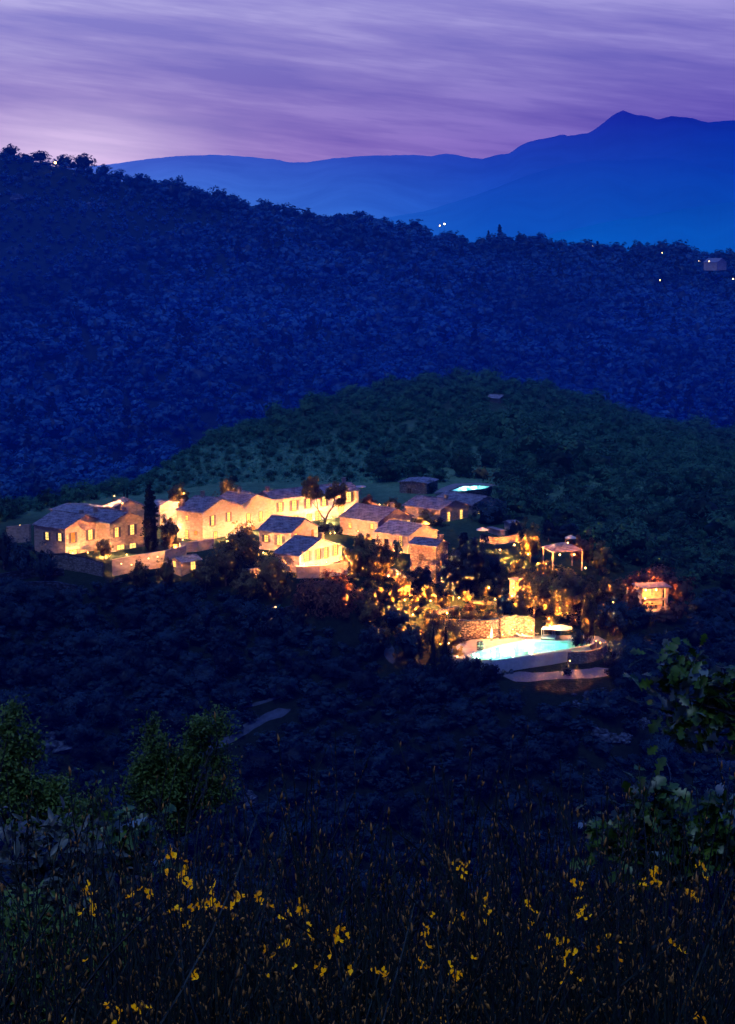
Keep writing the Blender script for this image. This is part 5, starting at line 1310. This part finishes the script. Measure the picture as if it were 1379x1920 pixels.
def daybed():
    p = np.array(PZ(1016, 1200, ZD)); root = empty('daybed', p, R(-14)); tag(root, 'white framed daybed with a canopy beside the lower pool', 'daybed')
    b = MB()
    for x in (0, 2.0):
        for y in (0, 2.4): b.box(x-.04, y-.04, 0, x+.04, y+.04, 1.9)
    b.box(-.1, -.04, 1.901, 2.1, .04, 1.97); b.box(-.1, 2.36, 1.901, 2.1, 2.44, 1.97); b.box(-.1, .041, 1.901, .04, 2.359, 1.96); b.box(1.96, .041, 1.901, 2.1, 2.359, 1.96); b.build('frame', M['cloth'], root)
    b = MB(); b.box(-.05, .05, 1.98, 2.05, 2.35, 2.0); b.build('canopy', M['cloth'], root)
    b = MB(); b.box(-.1, -.3, .12, 2.3, 2.2, .34); b.build('base', M['dark'], root)
    b = MB(); b.box(-.08, -.28, .345, 2.28, 2.18, .58); m_ = b.build('mattress', M['cloth'], root)
    bv = m_.modifiers.new('bevel', 'BEVEL'); bv.width = .06; bv.segments = 2
daybed()
def lounger(x, y, rz, label):
    root = empty('sun_lounger', PZ(x, y, ZD), rz); tag(root, label, 'sun lounger')
    b = MB()
    for x_ in (.1, 1.8):
        for y_ in (.05, .6): b.box(x_-.03, y_-.03, 0, x_+.03, y_+.03, .28)
    b.box(0, 0, .281, 1.95, .65, .34); b.build('frame', M['dark'], root)
    b = MB(); b.box(.75, .02, .345, 1.95, .63, .43); b.hexa([(-.05, .02, .75), (.74, .02, .345), (.74, .63, .345), (-.05, .63, .75)], [(-.02, .02, .83), (.74, .02, .43), (.74, .63, .43), (-.02, .63, .83)]); b.build('cushion', M['cloth'], root)
for i, (x, y, rz) in enumerate(((957, 1192, -.5), (968, 1196, -.2), (978, 1197, -.2), (1000, 1193, .5))):
    lounger(x, y, rz, ['sun lounger at the left foot of the brilliantly lit wall', 'sun lounger second from the left before the lit wall', 'sun lounger third from the left before the lit wall', 'sun lounger nearest the daybed'][i])
def urn(x, y, h, label):
    p = PZ(x, y, ZD); b = MB(); b.tube([(0, 0, 0), (.02, 0, .1*h), (.05, 0, .4*h), (0, 0, .75*h), (.05, 0, .95*h), (.06, 0, h)], [.2, .28, .38, .3, .22, .26], 9)
    tag(b.build('standing_stone', M['rock'], None, p, True), label, 'stone')
urn(897, 1219, 1.6, 'left upright dark stone by the far edge of the lower pool'); urn(904, 1219, 1.7, 'right upright dark stone by the far edge of the lower pool')
def canopy():
    p = np.array(P(1055, 1052, 346)); root = empty('hipped_canopy', p, R(14)); tag(root, 'grey hipped roof canopy on posts among the dark trees', 'canopy')
    b = MB(); w_, d_ = 3.3, 3.0
    b.add([(-w_, -d_, 2.5), (w_, -d_, 2.5), (w_, d_, 2.5), (-w_, d_, 2.5), (-.5, 0, 3.7), (.5, 0, 3.7), (-w_, -d_, 2.35), (w_, -d_, 2.35), (w_, d_, 2.35), (-w_, d_, 2.35)],
          [(0, 1, 5, 4), (1, 2, 5), (2, 3, 4, 5), (3, 0, 4), (0, 6, 7, 1), (1, 7, 8, 2), (2, 8, 9, 3), (3, 9, 6, 0), (6, 9, 8, 7)])
    ro = b.build('roof', M['roof'], root); uv = ro.data.uv_layers.new(name='UVMap')
    for i, lp in enumerate(ro.data.loops): c_ = ro.data.vertices[lp.vertex_index].co; uv.data[i].uv = (c_.x, c_.y)
    for x in (-w_+.3, w_-.3):
        for y in (-d_+.3, d_-.3): b = MB(); b.box(x-.12, y-.12, -1.5, x+.12, y+.12, 2.349); b.build('post', M['plaster'], root)
canopy()
# ------------------------------------------------------------------ foreground: leaves, twigs, broom
M['small_leaf'] = foliage('small_green_leaves', (.010, .028, .006), (.19, .31, .06), 5, False, .3, .5, .3, vary=.1)
M['grey_leaf'] = foliage('grey_green_leaves', (.02, .03, .02), (.15, .18, .13), 9, False, .2, .42, .5, vary=.1)
M['twig'] = plain('twig_bark', (.055, .045, .045), .9, .2, .4, 40, hz_=False)
M['stem'] = plain('broom_stem', (.016, .026, .022), .65, .3, .85, 25, hz_=False)
M['bud'] = plain('broom_bud', (.50, .21, .045), .7, .2, .8, 45, hz_=False)
M['seed'] = plain('seed_head', (.17, .11, .07), .8, .2, .4, 60, hz_=False)
def oak_mat():
    m, n, l = mat_new('oak_leaves')
    v = posco(n); f = noise(n, l, v, 14, 3, .6)
    c = ramp(n, l, f, [(.35, (.012, .035, .005)), (.60, (.10, .19, .02)), (.74, (.22, .13, .05))])
    g = n.new('ShaderNodeNewGeometry'); c = mixc(n, l, g.outputs['Backfacing'], c, (.22, .30, .25))
    p = principled(n, l, c, .38, .5); t = n.new('ShaderNodeBsdfTranslucent'); l.new(c, t.inputs[0])
    mx = n.new('ShaderNodeMixShader'); mx.inputs[0].default_value = .2; l.new(p, mx.inputs[1]); l.new(t.outputs[0], mx.inputs[2])
    out(n, l, mx.outputs[0]); return m
M['oak_leaf'] = oak_mat()
def petal_mat():
    m, n, l = mat_new('broom_petal')
    f = noise(n, l, posco(n), 60, 3)
    oi = n.new('ShaderNodeObjectInfo'); f = mth(n, l, 'MULTIPLY_ADD', oi.outputs['Random'], .5, mth(n, l, 'MULTIPLY', f, .5))
    c = ramp(n, l, f, [(.25, (.62, .26, .004)), (.5, (.95, .50, .004)), (.8, (1.0, .64, .008))])
    p = principled(n, l, c, .5, .2); t = n.new('ShaderNodeBsdfTranslucent'); l.new(c, t.inputs[0])
    mx = n.new('ShaderNodeMixShader'); mx.inputs[0].default_value = .35; l.new(p, mx.inputs[1]); l.new(t.outputs[0], mx.inputs[2])
    e = n.new('ShaderNodeEmission'); l.new(c, e.inputs[0]); e.inputs[1].default_value = .17  # added glow standing in for light falling on the petals
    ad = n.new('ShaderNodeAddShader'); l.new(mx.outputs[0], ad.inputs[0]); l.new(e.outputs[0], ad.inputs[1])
    out(n, l, ad.outputs[0]); return m
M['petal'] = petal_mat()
# leaf outlines in local coords: along x, half width in y
OAK = [(0, .02), (.12, .05), (.2, .16), (.27, .17), (.31, .09), (.40, .13), (.47, .27), (.55, .28), (.58, .15), (.66, .18), (.74, .30), (.82, .28), (.85, .16), (.92, .16), (.98, .08), (1, 0)]
SMALL = [(0, .02), (.25, .2), (.55, .26), (.8, .17), (1, 0)]
LONG = [(0, .02), (.2, .10), (.45, .15), (.75, .10), (1, 0)]
def leaf_tpl(outl, fold=.25, curl=.2):
    vs = []; fs = []
    for (x, y) in outl:
        z = -curl*x*x; vs += [(x, 0, z), (x, y, z+fold*y), (x, -y, z+fold*y)]
    for i in range(len(outl)-1):
        a_, b_ = 3*i, 3*i+3; fs += [(a_, b_, b_+1, a_+1), (a_, a_+2, b_+2, b_)]
    return np.array(vs, float), np.array(fs)
TPL = dict(oak=leaf_tpl(OAK), small=leaf_tpl(SMALL), long=leaf_tpl(LONG, .3, .35))
def place_leaves(rg, tpl, pos, direc, size):
    v, f = TPL[tpl]; n_ = len(pos)
    x = direc/np.linalg.norm(direc, axis=1)[:, None]
    up = rg.normal(size=(n_, 3))*.75; up[:, 2] += .8; up[:, 1] -= .25
    y = np.cross(up, x); y /= np.linalg.norm(y, axis=1)[:, None]; z = np.cross(x, y)
    s = size*rg.uniform(.6, 1.2, n_)
    V_ = pos[:, None]+s[:, None, None]*(v[None, :, 0:1]*x[:, None]+v[None, :, 1:2]*y[:, None]+v[None, :, 2:3]*z[:, None])
    F_ = (np.arange(n_)*len(v))[:, None, None]+f[None]
    return V_.reshape(-1, 3), F_.reshape(-1, 4)
def leafy(name, label, Y, blobs, base_px, leaf, size, n_leaf, mat, seed, depth=.5, cat='shrub', twigs=9, base_z=None, lpt=7, fork=None, thick=1.0):
    """blobs: (px, py, rx, ry) masses of twigs; a woody base forks into each blob"""
    rg = np.random.default_rng(seed); s = FPX/(Y*ct+abs(P(base_px, 1500, Y)[2])*st)
    bz = H(P(base_px, 1500, Y)[0], Y)
    if base_z is not None: bz = base_z
    root_p = np.array((P(base_px, 1500, Y)[0], Y, bz)); root = empty(name, root_p); tag(root, label, cat)
    tw = MB(); LP = []; LD = []
    area = sum(b[2]*b[3] for b in blobs)
    fk = np.array(P(*(fork or (base_px, max(b[1]+b[3] for b in blobs)+10)), Y))-root_p
    tw.tube([(0, 0, -.1), fk*.5+np.array((.03, .02, 0)), fk], [.014*Y**.5*thick, .011*Y**.5*thick, .007*Y**.5*thick], 7)
    for (px, py, rx, ry) in blobs:
        c = np.array(P(px, py, Y))-root_p
        r0 = .006*Y**.5*thick
        mid = fk+(c-fk)*.5+rg.normal(size=3)*.10*np.linalg.norm(c-fk)
        tw.tube([fk, fk+(mid-fk)*.5+rg.normal(size=3)*.03*np.linalg.norm(c-fk), mid, c], [r0, r0*.8, r0*.6, r0*.35], 5)
        nt = max(3, int(twigs*math.sqrt(rx*ry)/40)); nl = int(n_leaf*rx*ry/area)
        for i in range(nt):
            d = rg.normal(size=3); d[2] = abs(d[2])*.8+.15 if rg.random() < .75 else d[2]; d /= np.linalg.norm(d)
            e = c+d*np.array((rx/s, depth*rx/s, ry/s))*rg.uniform(.55, 1.08)
            st0 = c+rg.normal(size=3)*.16*np.array((rx/s, depth*rx/s, ry/s)); m_ = (st0+e)/2+rg.normal(size=3)*.04*rx/s
            tw.tube([st0, m_, e], [r0*.28, r0*.2, r0*.08], 4, False)
            for q in range(max(2, nl//nt)):
                t = rg.uniform(.15, 1.03); p = st0*(1-t)**2+2*m_*t*(1-t)+e*t*t
                j = rg.normal(size=3)*size*lpt*.16; LP.append(p+j); LD.append(d*.5+rg.normal(size=3)*.7)
    tw.build('branches', M['twig'], root)
    V_, F_ = place_leaves(rg, leaf, np.array(LP), np.array(LD), size)
    link_mesh('foliage', np_mesh('foliage', V_, F_, [M[mat]]), root); return root
leafy('young_tree', 'small bushy green tree standing out against the dark slope on the left', 15, [
    (285, 1372, 16, 26), (290, 1410, 34, 30), (270, 1450, 36, 36), (320, 1442, 40, 34), (305, 1478, 54, 34), (255, 1492, 28, 26), (385, 1365, 36, 24), (418, 1345, 10, 22), (412, 1375, 24, 18), (370, 1398, 30, 24),
    (360, 1430, 40, 26), (410, 1430, 26, 24), (350, 1468, 46, 30), (405, 1470, 26, 26), (325, 1505, 46, 26), (275, 1515, 36, 24), (385, 1500, 44, 24), (430, 1492, 14, 18), (340, 1540, 40, 22)], 330, 'small', .034, 13000, 'small_leaf', 21, .8, 'tree', 22, lpt=9, fork=(330, 1570), thick=.55)
leafy('leafy_shrub', 'tall leafy shrub at the left edge above the broom', 11, [
    (22, 1340, 24, 14), (14, 1372, 24, 22), (55, 1380, 14, 14), (20, 1415, 36, 26), (62, 1418, 18, 16), (15, 1455, 34, 26), (60, 1475, 34, 22), (100, 1480, 26, 20), (20, 1500, 44, 28), (90, 1510, 40, 24), (130, 1520, 30, 20), (60, 1545, 60, 24), (150, 1545, 22, 20)], 40, 'small', .029, 8000, 'small_leaf', 22, .7, twigs=20, lpt=8, thick=.6)
leafy('leafy_shrub', 'twiggy shrub with a pointed shoot between the left edge and the young green tree', 9, [(170, 1520, 20, 20), (188, 1500, 8, 26), (140, 1560, 40, 24), (200, 1555, 34, 20)], 170, 'small', .028, 1100, 'small_leaf', 23, .7, lpt=8)
leafy('oak_sapling', 'oak seedling with a clump of lobed leaves under the young green tree', 6.2, [
    (222, 1548, 26, 16), (262, 1545, 22, 14), (205, 1572, 26, 14), (250, 1580, 24, 16), (292, 1592, 18, 14), (275, 1618, 22, 12), (225, 1610, 24, 16)], 235, 'oak', .075, 120, 'oak_leaf', 24, .8, twigs=7, lpt=3)
leafy('grey_shrub', 'grey green willowy shrub at the lower left', 6.0, [
    (95, 1570, 34, 22), (50, 1580, 34, 26), (150, 1600, 36, 24), (30, 1630, 44, 28), (95, 1640, 44, 28), (165, 1650, 34, 26), (40, 1690, 52, 32), (120, 1705, 52, 32), (190, 1700, 36, 26)], 90, 'long', .062, 900, 'grey_leaf', 25, .8, twigs=12, lpt=5)
leafy('leafy_shrub', 'dark small leaved shrub filling the bottom left corner', 4.6, [
    (30, 1735, 60, 34), (110, 1760, 60, 34), (30, 1800, 60, 34), (110, 1830, 60, 36), (190, 1770, 40, 30), (30, 1870, 60, 36), (130, 1895, 60, 34)], 80, 'small', .026, 2600, 'small_leaf', 26, .8, twigs=16, lpt=8)
# oaks at the right edge: trunk stands outside the frame
leafy('oak_branch', 'oak branch with lobed leaves reaching in from the right edge', 5.2, [
    (1248, 1240, 24, 16), (1285, 1236, 16, 20), (1232, 1272, 18, 14), (1262, 1275, 22, 18), (1300, 1270, 26, 20), (1240, 1296, 18, 12), (1285, 1310, 26, 20), (1330, 1300, 32, 22), (1372, 1290, 26, 24), (1352, 1262, 8, 26), (1250, 1356, 26, 12), (1285, 1352, 24, 16), (1325, 1340, 32, 22),
    (1370, 1335, 28, 26), (1300, 1385, 18, 20), (1335, 1378, 26, 18), (1375, 1380, 26, 26), (1372, 1415, 16, 14), (1430, 1320, 40, 50)], 1560, 'oak', .055, 560, 'oak_leaf', 31, .7, 'oak', 9, lpt=3, fork=(1470, 1350), thick=.55)
leafy('oak_sapling', 'oak bush with big lobed leaves at the right edge above the broom', 4.6, [
    (1228, 1490, 24, 16), (1225, 1520, 32, 18), (1250, 1535, 24, 18), (1210, 1545, 24, 18), (1155, 1560, 26, 22), (1178, 1578, 26, 18), (1220, 1575, 28, 20), (1262, 1565, 16, 24), (1270, 1595, 34, 20), (1310, 1575, 28, 18), (1345, 1520, 26, 22), (1335, 1560, 34, 22), (1372, 1550, 22, 24),
    (1370, 1600, 30, 28), (1320, 1615, 34, 22), (1130, 1590, 24, 16), (1190, 1610, 36, 20), (1250, 1630, 40, 20)], 1270, 'oak', .055, 760, 'oak_leaf', 32, .7, 'oak', 8, lpt=3, fork=(1285, 1665), thick=.7)

# ---- broom
def spindle(pos, direc, ln, wd, rg):
    n_ = len(pos); x = direc/np.linalg.norm(direc, axis=1)[:, None]; up = rg.normal(size=(n_, 3)); y = np.cross(up, x); y /= np.linalg.norm(y, axis=1)[:, None]; z = np.cross(x, y)
    ln = ln[:, None]; wd = wd[:, None]; m_ = pos+x*ln*.55+z*ln*.12
    V_ = np.stack([pos, m_+y*wd, m_-y*.5*wd+z*.87*wd, m_-y*.5*wd-z*.87*wd, pos+x*ln], 1).reshape(-1, 3); b = (np.arange(n_)*5)[:, None]
    T = np.array([(0, 2, 1), (0, 3, 2), (0, 1, 3), (4, 1, 2), (4, 2, 3), (4, 3, 1)])
    return V_, (b[:, None]+T[None]).reshape(-1, 3)
def stem_path(rg, p0, p1, n_=9, bend=.10):
    t = np.linspace(0, 1, n_)[:, None]; L_ = np.linalg.norm(p1-p0); q = p0+(p1-p0)*t
    side = rg.normal(size=3)*bend*L_; side[2] *= .2
    return q+side*np.sin(math.pi*t)*(.6)+np.cumsum(rg.normal(size=(n_, 3))*.004*L_, 0)
def broom_mesh(seed, n_st, h, spread, buds=26):
    rg = np.random.default_rng(seed); b = MB(); BP = []; BD = []; BL = []
    for i in range(n_st):
        r_ = spread*math.sqrt(rg.random()); th = rg.uniform(0, 6.28); p0 = np.array((.25*r_*math.cos(th), .25*r_*math.sin(th), -.1))
        hh = h*rg.uniform(.62, 1.0) if rg.random() < .85 else h*rg.uniform(1.0, 1.10)
        p1 = np.array((r_*math.cos(th), r_*math.sin(th), hh)); q = stem_path(rg, p0, p1)
        b.tube(q, np.linspace(.003, .0012, len(q)), 3, False)
        paths = [q]
        for j in range(rg.integers(2, 6)):           # side shoots
            k0 = rg.integers(4, 8); e = q[k0]+np.array((rg.normal()*.11, rg.normal()*.11, rg.uniform(.12, .38)))
            e[2] = min(e[2], hh*1.03); s_ = stem_path(rg, q[k0], e, 5, .06); b.tube(s_, np.linspace(.002, .0009, 5), 3, False); paths.append(s_)
        for k_, s_ in enumerate(paths):
            nb = buds if k_ == 0 else 13
            t = rg.uniform(.3 if k_ == 0 else .12, 1.0, nb)
            x = t*(len(s_)-1); i0 = np.minimum(x.astype(int), len(s_)-2); f = (x-i0)[:, None]
            p = s_[i0]*(1-f)+s_[i0+1]*f; d = s_[i0+1]-s_[i0]; d = d/np.linalg.norm(d, axis=1)[:, None]
            BP.append(p); BD.append(d*1.0+rg.normal(size=(nb, 3))*.45); BL.append(rg.uniform(.005, .0135, nb)*(.7+.6*(rg.random(nb) < .18)))
    BP = np.concatenate(BP); BD = np.concatenate(BD); BL = np.concatenate(BL)
    V_, T = spindle(BP, BD, BL, BL*.21, rg)
    # a third of the spindles are green leaflets, the rest brown buds and pods
    mi = np.repeat((rg.random(len(BP)) < .5).astype(int), 6)
    return b.mesh('stems', M['stem']), np_mesh('bud_cover', V_, T, [M['bud'], M['stem']], mi)
def flower_mesh(seed):
    rg = np.random.default_rng(seed); b = MB()
    def petal(pts): b.add(pts, [tuple(range(len(pts)))])
    # banner: two lobes folded back; wings either side; keel below
    for sg in (-1, 1):
        b.add([(0, 0, 0), (sg*.30, -.05, .18), (sg*.52, .06, .55), (sg*.40, .12, .92), (sg*.14, .10, .98), (0, .04, .80), (0, -.02, .4)], [(0, 1, 6), (1, 2, 6), (2, 3, 5, 6), (3, 4, 5)])
        b.add([(0, 0, .02), (sg*.10, -.18, .12), (sg*.28, -.48, .10), (sg*.30, -.78, -.06), (sg*.16, -.72, -.22), (sg*.05, -.30, -.12)], [(0, 1, 5), (1, 2, 5), (2, 3, 4, 5)])
        b.add([(0, 0, -.02), (sg*.07, -.3, -.10), (sg*.08, -.62, -.30), (0, -.80, -.50), (0, -.5, -.46), (0, -.15, -.18)], [(0, 1, 5), (1, 2, 4, 5), (2, 3, 4)])
    v = np.array(b.v)+rg.normal(size=(len(b.v), 3))*.035; b.v = [tuple(x) for x in v]
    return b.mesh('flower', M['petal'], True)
def calyx_mesh():
    b = MB(); b.tube([(0, .02, -.3), (0, .03, -.1), (0, 0, .05)], [.03, .12, .09], 5); return b.mesh('calyx', M['stem'])
FL = [flower_mesh(s_) for s_ in range(5)]; CAL = calyx_mesh()
BV = [broom_mesh(40+i, 66, 1.0, .40, 54) for i in range(5)]
PL = []
TOPL = ([-60, 0, 150, 250, 330, 430, 520, 600, 690, 760, 860, 960, 1030, 1090, 1180, 1290, 1379, 1460], [1700, 1700, 1690, 1660, 1592, 1600, 1650, 1690, 1705, 1680, 1650, 1680, 1640, 1590, 1600, 1622, 1630, 1640])
rgb = np.random.default_rng(77)
spec = []
for row, (Y, n_, dpy) in enumerate(((4.7, 13, 0), (4.1, 12, 55), (3.5, 11, 120), (3.05, 9, 190))):
    for i in range(n_):
        px = -40+1460*(i+.5*(row % 2)+rgb.uniform(-.25, .25))/(n_-.5)
        if px < 170 and row < 1: continue
        spec.append((px, float(np.interp(px, *TOPL))+dpy+rgb.uniform(-14, 22), Y+rgb.uniform(-.2, .2)))
WHERE = ['at the far left', 'left of centre', 'in the middle', 'right of centre', 'at the far right']
for i, (px, top, Y) in enumerate(spec):
    t = np.array(P(px, top, Y)); g_ = H(t[0], Y); hh = t[2]-g_; root = empty('broom_shrub', (t[0], Y, g_), rgb.uniform(0, 6.28))
    tag(root, 'wiry broom shrub with brown buds and yellow flowers in the foreground thicket', 'shrub', 'broom shrubs in the foreground')
    sm, bm = BV[i % 5]
    for nm, m_ in (('stems', sm), ('bud_cover', bm)):
        c_ = link_mesh(nm, m_, root); k_ = 1.0 if hh < 1 else hh
        c_.scale = (1.15, 1.15, k_)
        if nm == 'bud_cover': c_['kind'] = 'stuff'
    PL.append((px, root, Y, np.array((t[0], Y, g_)), []))
FLP = [(328,1608),(345,1615),(348,1640),(342,1655),(352,1652),(372,1692),(383,1700),(388,1690),(412,1700),(450,1680),(434,1700),(442,1683),(168,1660),(172,1695),(264,1668),(277,1675),(336,1705),(350,1735),(405,1655),(484,1680),(488,1692),(535,1718),(560,1690),(562,1710),(580,1735),(622,1750),(642,1740),(626,1762),(542,1770),(500,1780),(553,1815),(505,1832),(161,1802),(364,1825),(203,1883),(267,1887),(122,1912),(224,1913),(855,1618),(862,1630),(868,1622),(915,1682),(912,1700),(866,1718),(858,1712),(813,1715),(797,1738),(802,1746),(912,1730),(991,1695),(995,1730),(935,1752),(802,1775),(785,1800),(793,1812),(843,1810),(852,1820),(720,1820),(725,1842),(1058,1765),(1063,1785),(1018,1812),(1030,1758),(1075,1655),(1096,1705),(1220,1635),(1210,1648),(1224,1640),(1228,1630),(1290,1675),(1300,1680),(1295,1670),(1312,1622),(1318,1628),(1260,1770),(1160,1768),(1140,1760),(888,1797),(1068,1820),(830,1912),(1310,1905),(598,1812),(656,1817),(320,1600)]
_b = list(FLP)
for x, y in _b:                            # most blooms stand in twos and threes
    for _ in range(rgb.integers(0, 4)): FLP.append((x+rgb.normal()*9, y+abs(rgb.normal())*13))
PL2 = {}
for i, (x, y) in enumerate(FLP):
    Y = 3.0+rgb.uniform(0, .5) if y > 1780 else 3.3+rgb.uniform(0, .5)
    if y < 1650: Y = 3.7+rgb.uniform(0, .4)
    p = np.array(P(x, y, Y))
    best = min(PL, key=lambda q: (q[3][0]-p[0])**2+(q[2]-p[1])**2)
    if best[1].name not in PL2: PL2[best[1].name] = [best, MB(), []]
    par = best[1]; inv = np.array(par.matrix_basis.inverted()) if False else None
    rz = par.rotation_euler.z; d = p-best[3]; loc = np.array((d[0]*math.cos(rz)+d[1]*math.sin(rz), -d[0]*math.sin(rz)+d[1]*math.cos(rz), d[2]))
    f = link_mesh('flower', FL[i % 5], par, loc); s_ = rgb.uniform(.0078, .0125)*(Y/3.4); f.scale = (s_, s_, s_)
    f.rotation_euler = (rgb.uniform(-.7, .6), rgb.uniform(-.7, .7), rgb.uniform(-2.2, 2.2)-rz)
    c_ = link_mesh('calyx', CAL, f)
    sp = stem_path(rgb, np.array((loc[0]*.8, loc[1]*.8, -.05)), loc-np.array((0, 0, .3*s_)), 9, .05)
    PL2[par.name][1].tube(sp, np.linspace(.004, .0014, 9), 3, False)
    # buds around each flower
    top = sp[5:]; PL2[par.name][2].append(top)
for nm, (best, mb_, tops) in PL2.items():
    mb_.build('flower_stems', M['stem'], best[1])
    P_, D_ = [], []
    for t_ in tops:
        for _ in range(24):
            k_ = rgb.integers(0, len(t_)-1); f = rgb.random(); P_.append(t_[k_]*(1-f)+t_[k_+1]*f); D_.append((t_[k_+1]-t_[k_])/np.linalg.norm(t_[k_+1]-t_[k_])+rgb.normal(size=3)*.5)
    ln = rgb.uniform(.006, .016, len(P_)); V_, T = spindle(np.array(P_), np.array(D_), ln, ln*.22, rgb)
    o_ = link_mesh('bud_spray', np_mesh('bud_spray', V_, T, [M['bud']]), best[1]); o_['kind'] = 'stuff'
# tall dry stalks
ST = [(512, 1565, 'thin dry stalk left of centre above the broom'), (545, 1545, 'taller dry stalk with orange pods just right of the thin one'), (1062, 1478, 'leftmost tall dry stalk in front of the dark slope at the right'), (1082, 1500, 'dry stalk second from the left in the right hand group'), (1105, 1512, 'dry stalk third from the left in the right hand group'), (1128, 1486, 'dry stalk fourth from the left in the right hand group'), (1155, 1478, 'tallest dry stalk just left of the oak bush'),
      (1173, 1490, 'dry stalk touching the left of the oak bush'), (1040, 1560, 'short bent stalk left of the right hand group'), (422, 1572, 'dry stalk beside the foot of the young green tree'), (452, 1580, 'dry stalk right of the foot of the young green tree'), (398, 1560, 'dry stalk with orange pods under the young green tree'), (997, 1500, 'lone thin stalk near the middle right')]
for i, (x, y, lb) in enumerate(ST):
    Y = 4.4+rgb.uniform(-.3, .4); p = np.array(P(x, y, Y)); b0 = np.array((p[0]+rgb.uniform(-.12, .12), Y+rgb.uniform(-.1, .1), H(p[0], Y)))
    root = empty('dry_stalk', b0); tag(root, lb, 'stalk')
    sp = stem_path(rgb, np.zeros(3), p-b0, 14, .05); b = MB(); b.tube(sp, np.linspace(.0045, .0012, 14), 4, False); b.build('stem', M['stem'], root)
    n_ = 26; t = rgb.uniform(10.2, 13, n_); i0 = np.minimum(t.astype(int), 12); f = (t-i0)[:, None]
    q = sp[i0]*(1-f)+sp[i0+1]*f; ln = rgb.uniform(.008, .02, n_); V_, T = spindle(q, (sp[i0+1]-sp[i0])/np.linalg.norm(sp[i0+1]-sp[i0], axis=1)[:, None]+rgb.normal(size=(n_, 3))*.3, ln, ln*.2, rgb)
    link_mesh('seed_head', np_mesh('seed_head', V_, T, [M['seed']]), root)['kind'] = 'stuff'
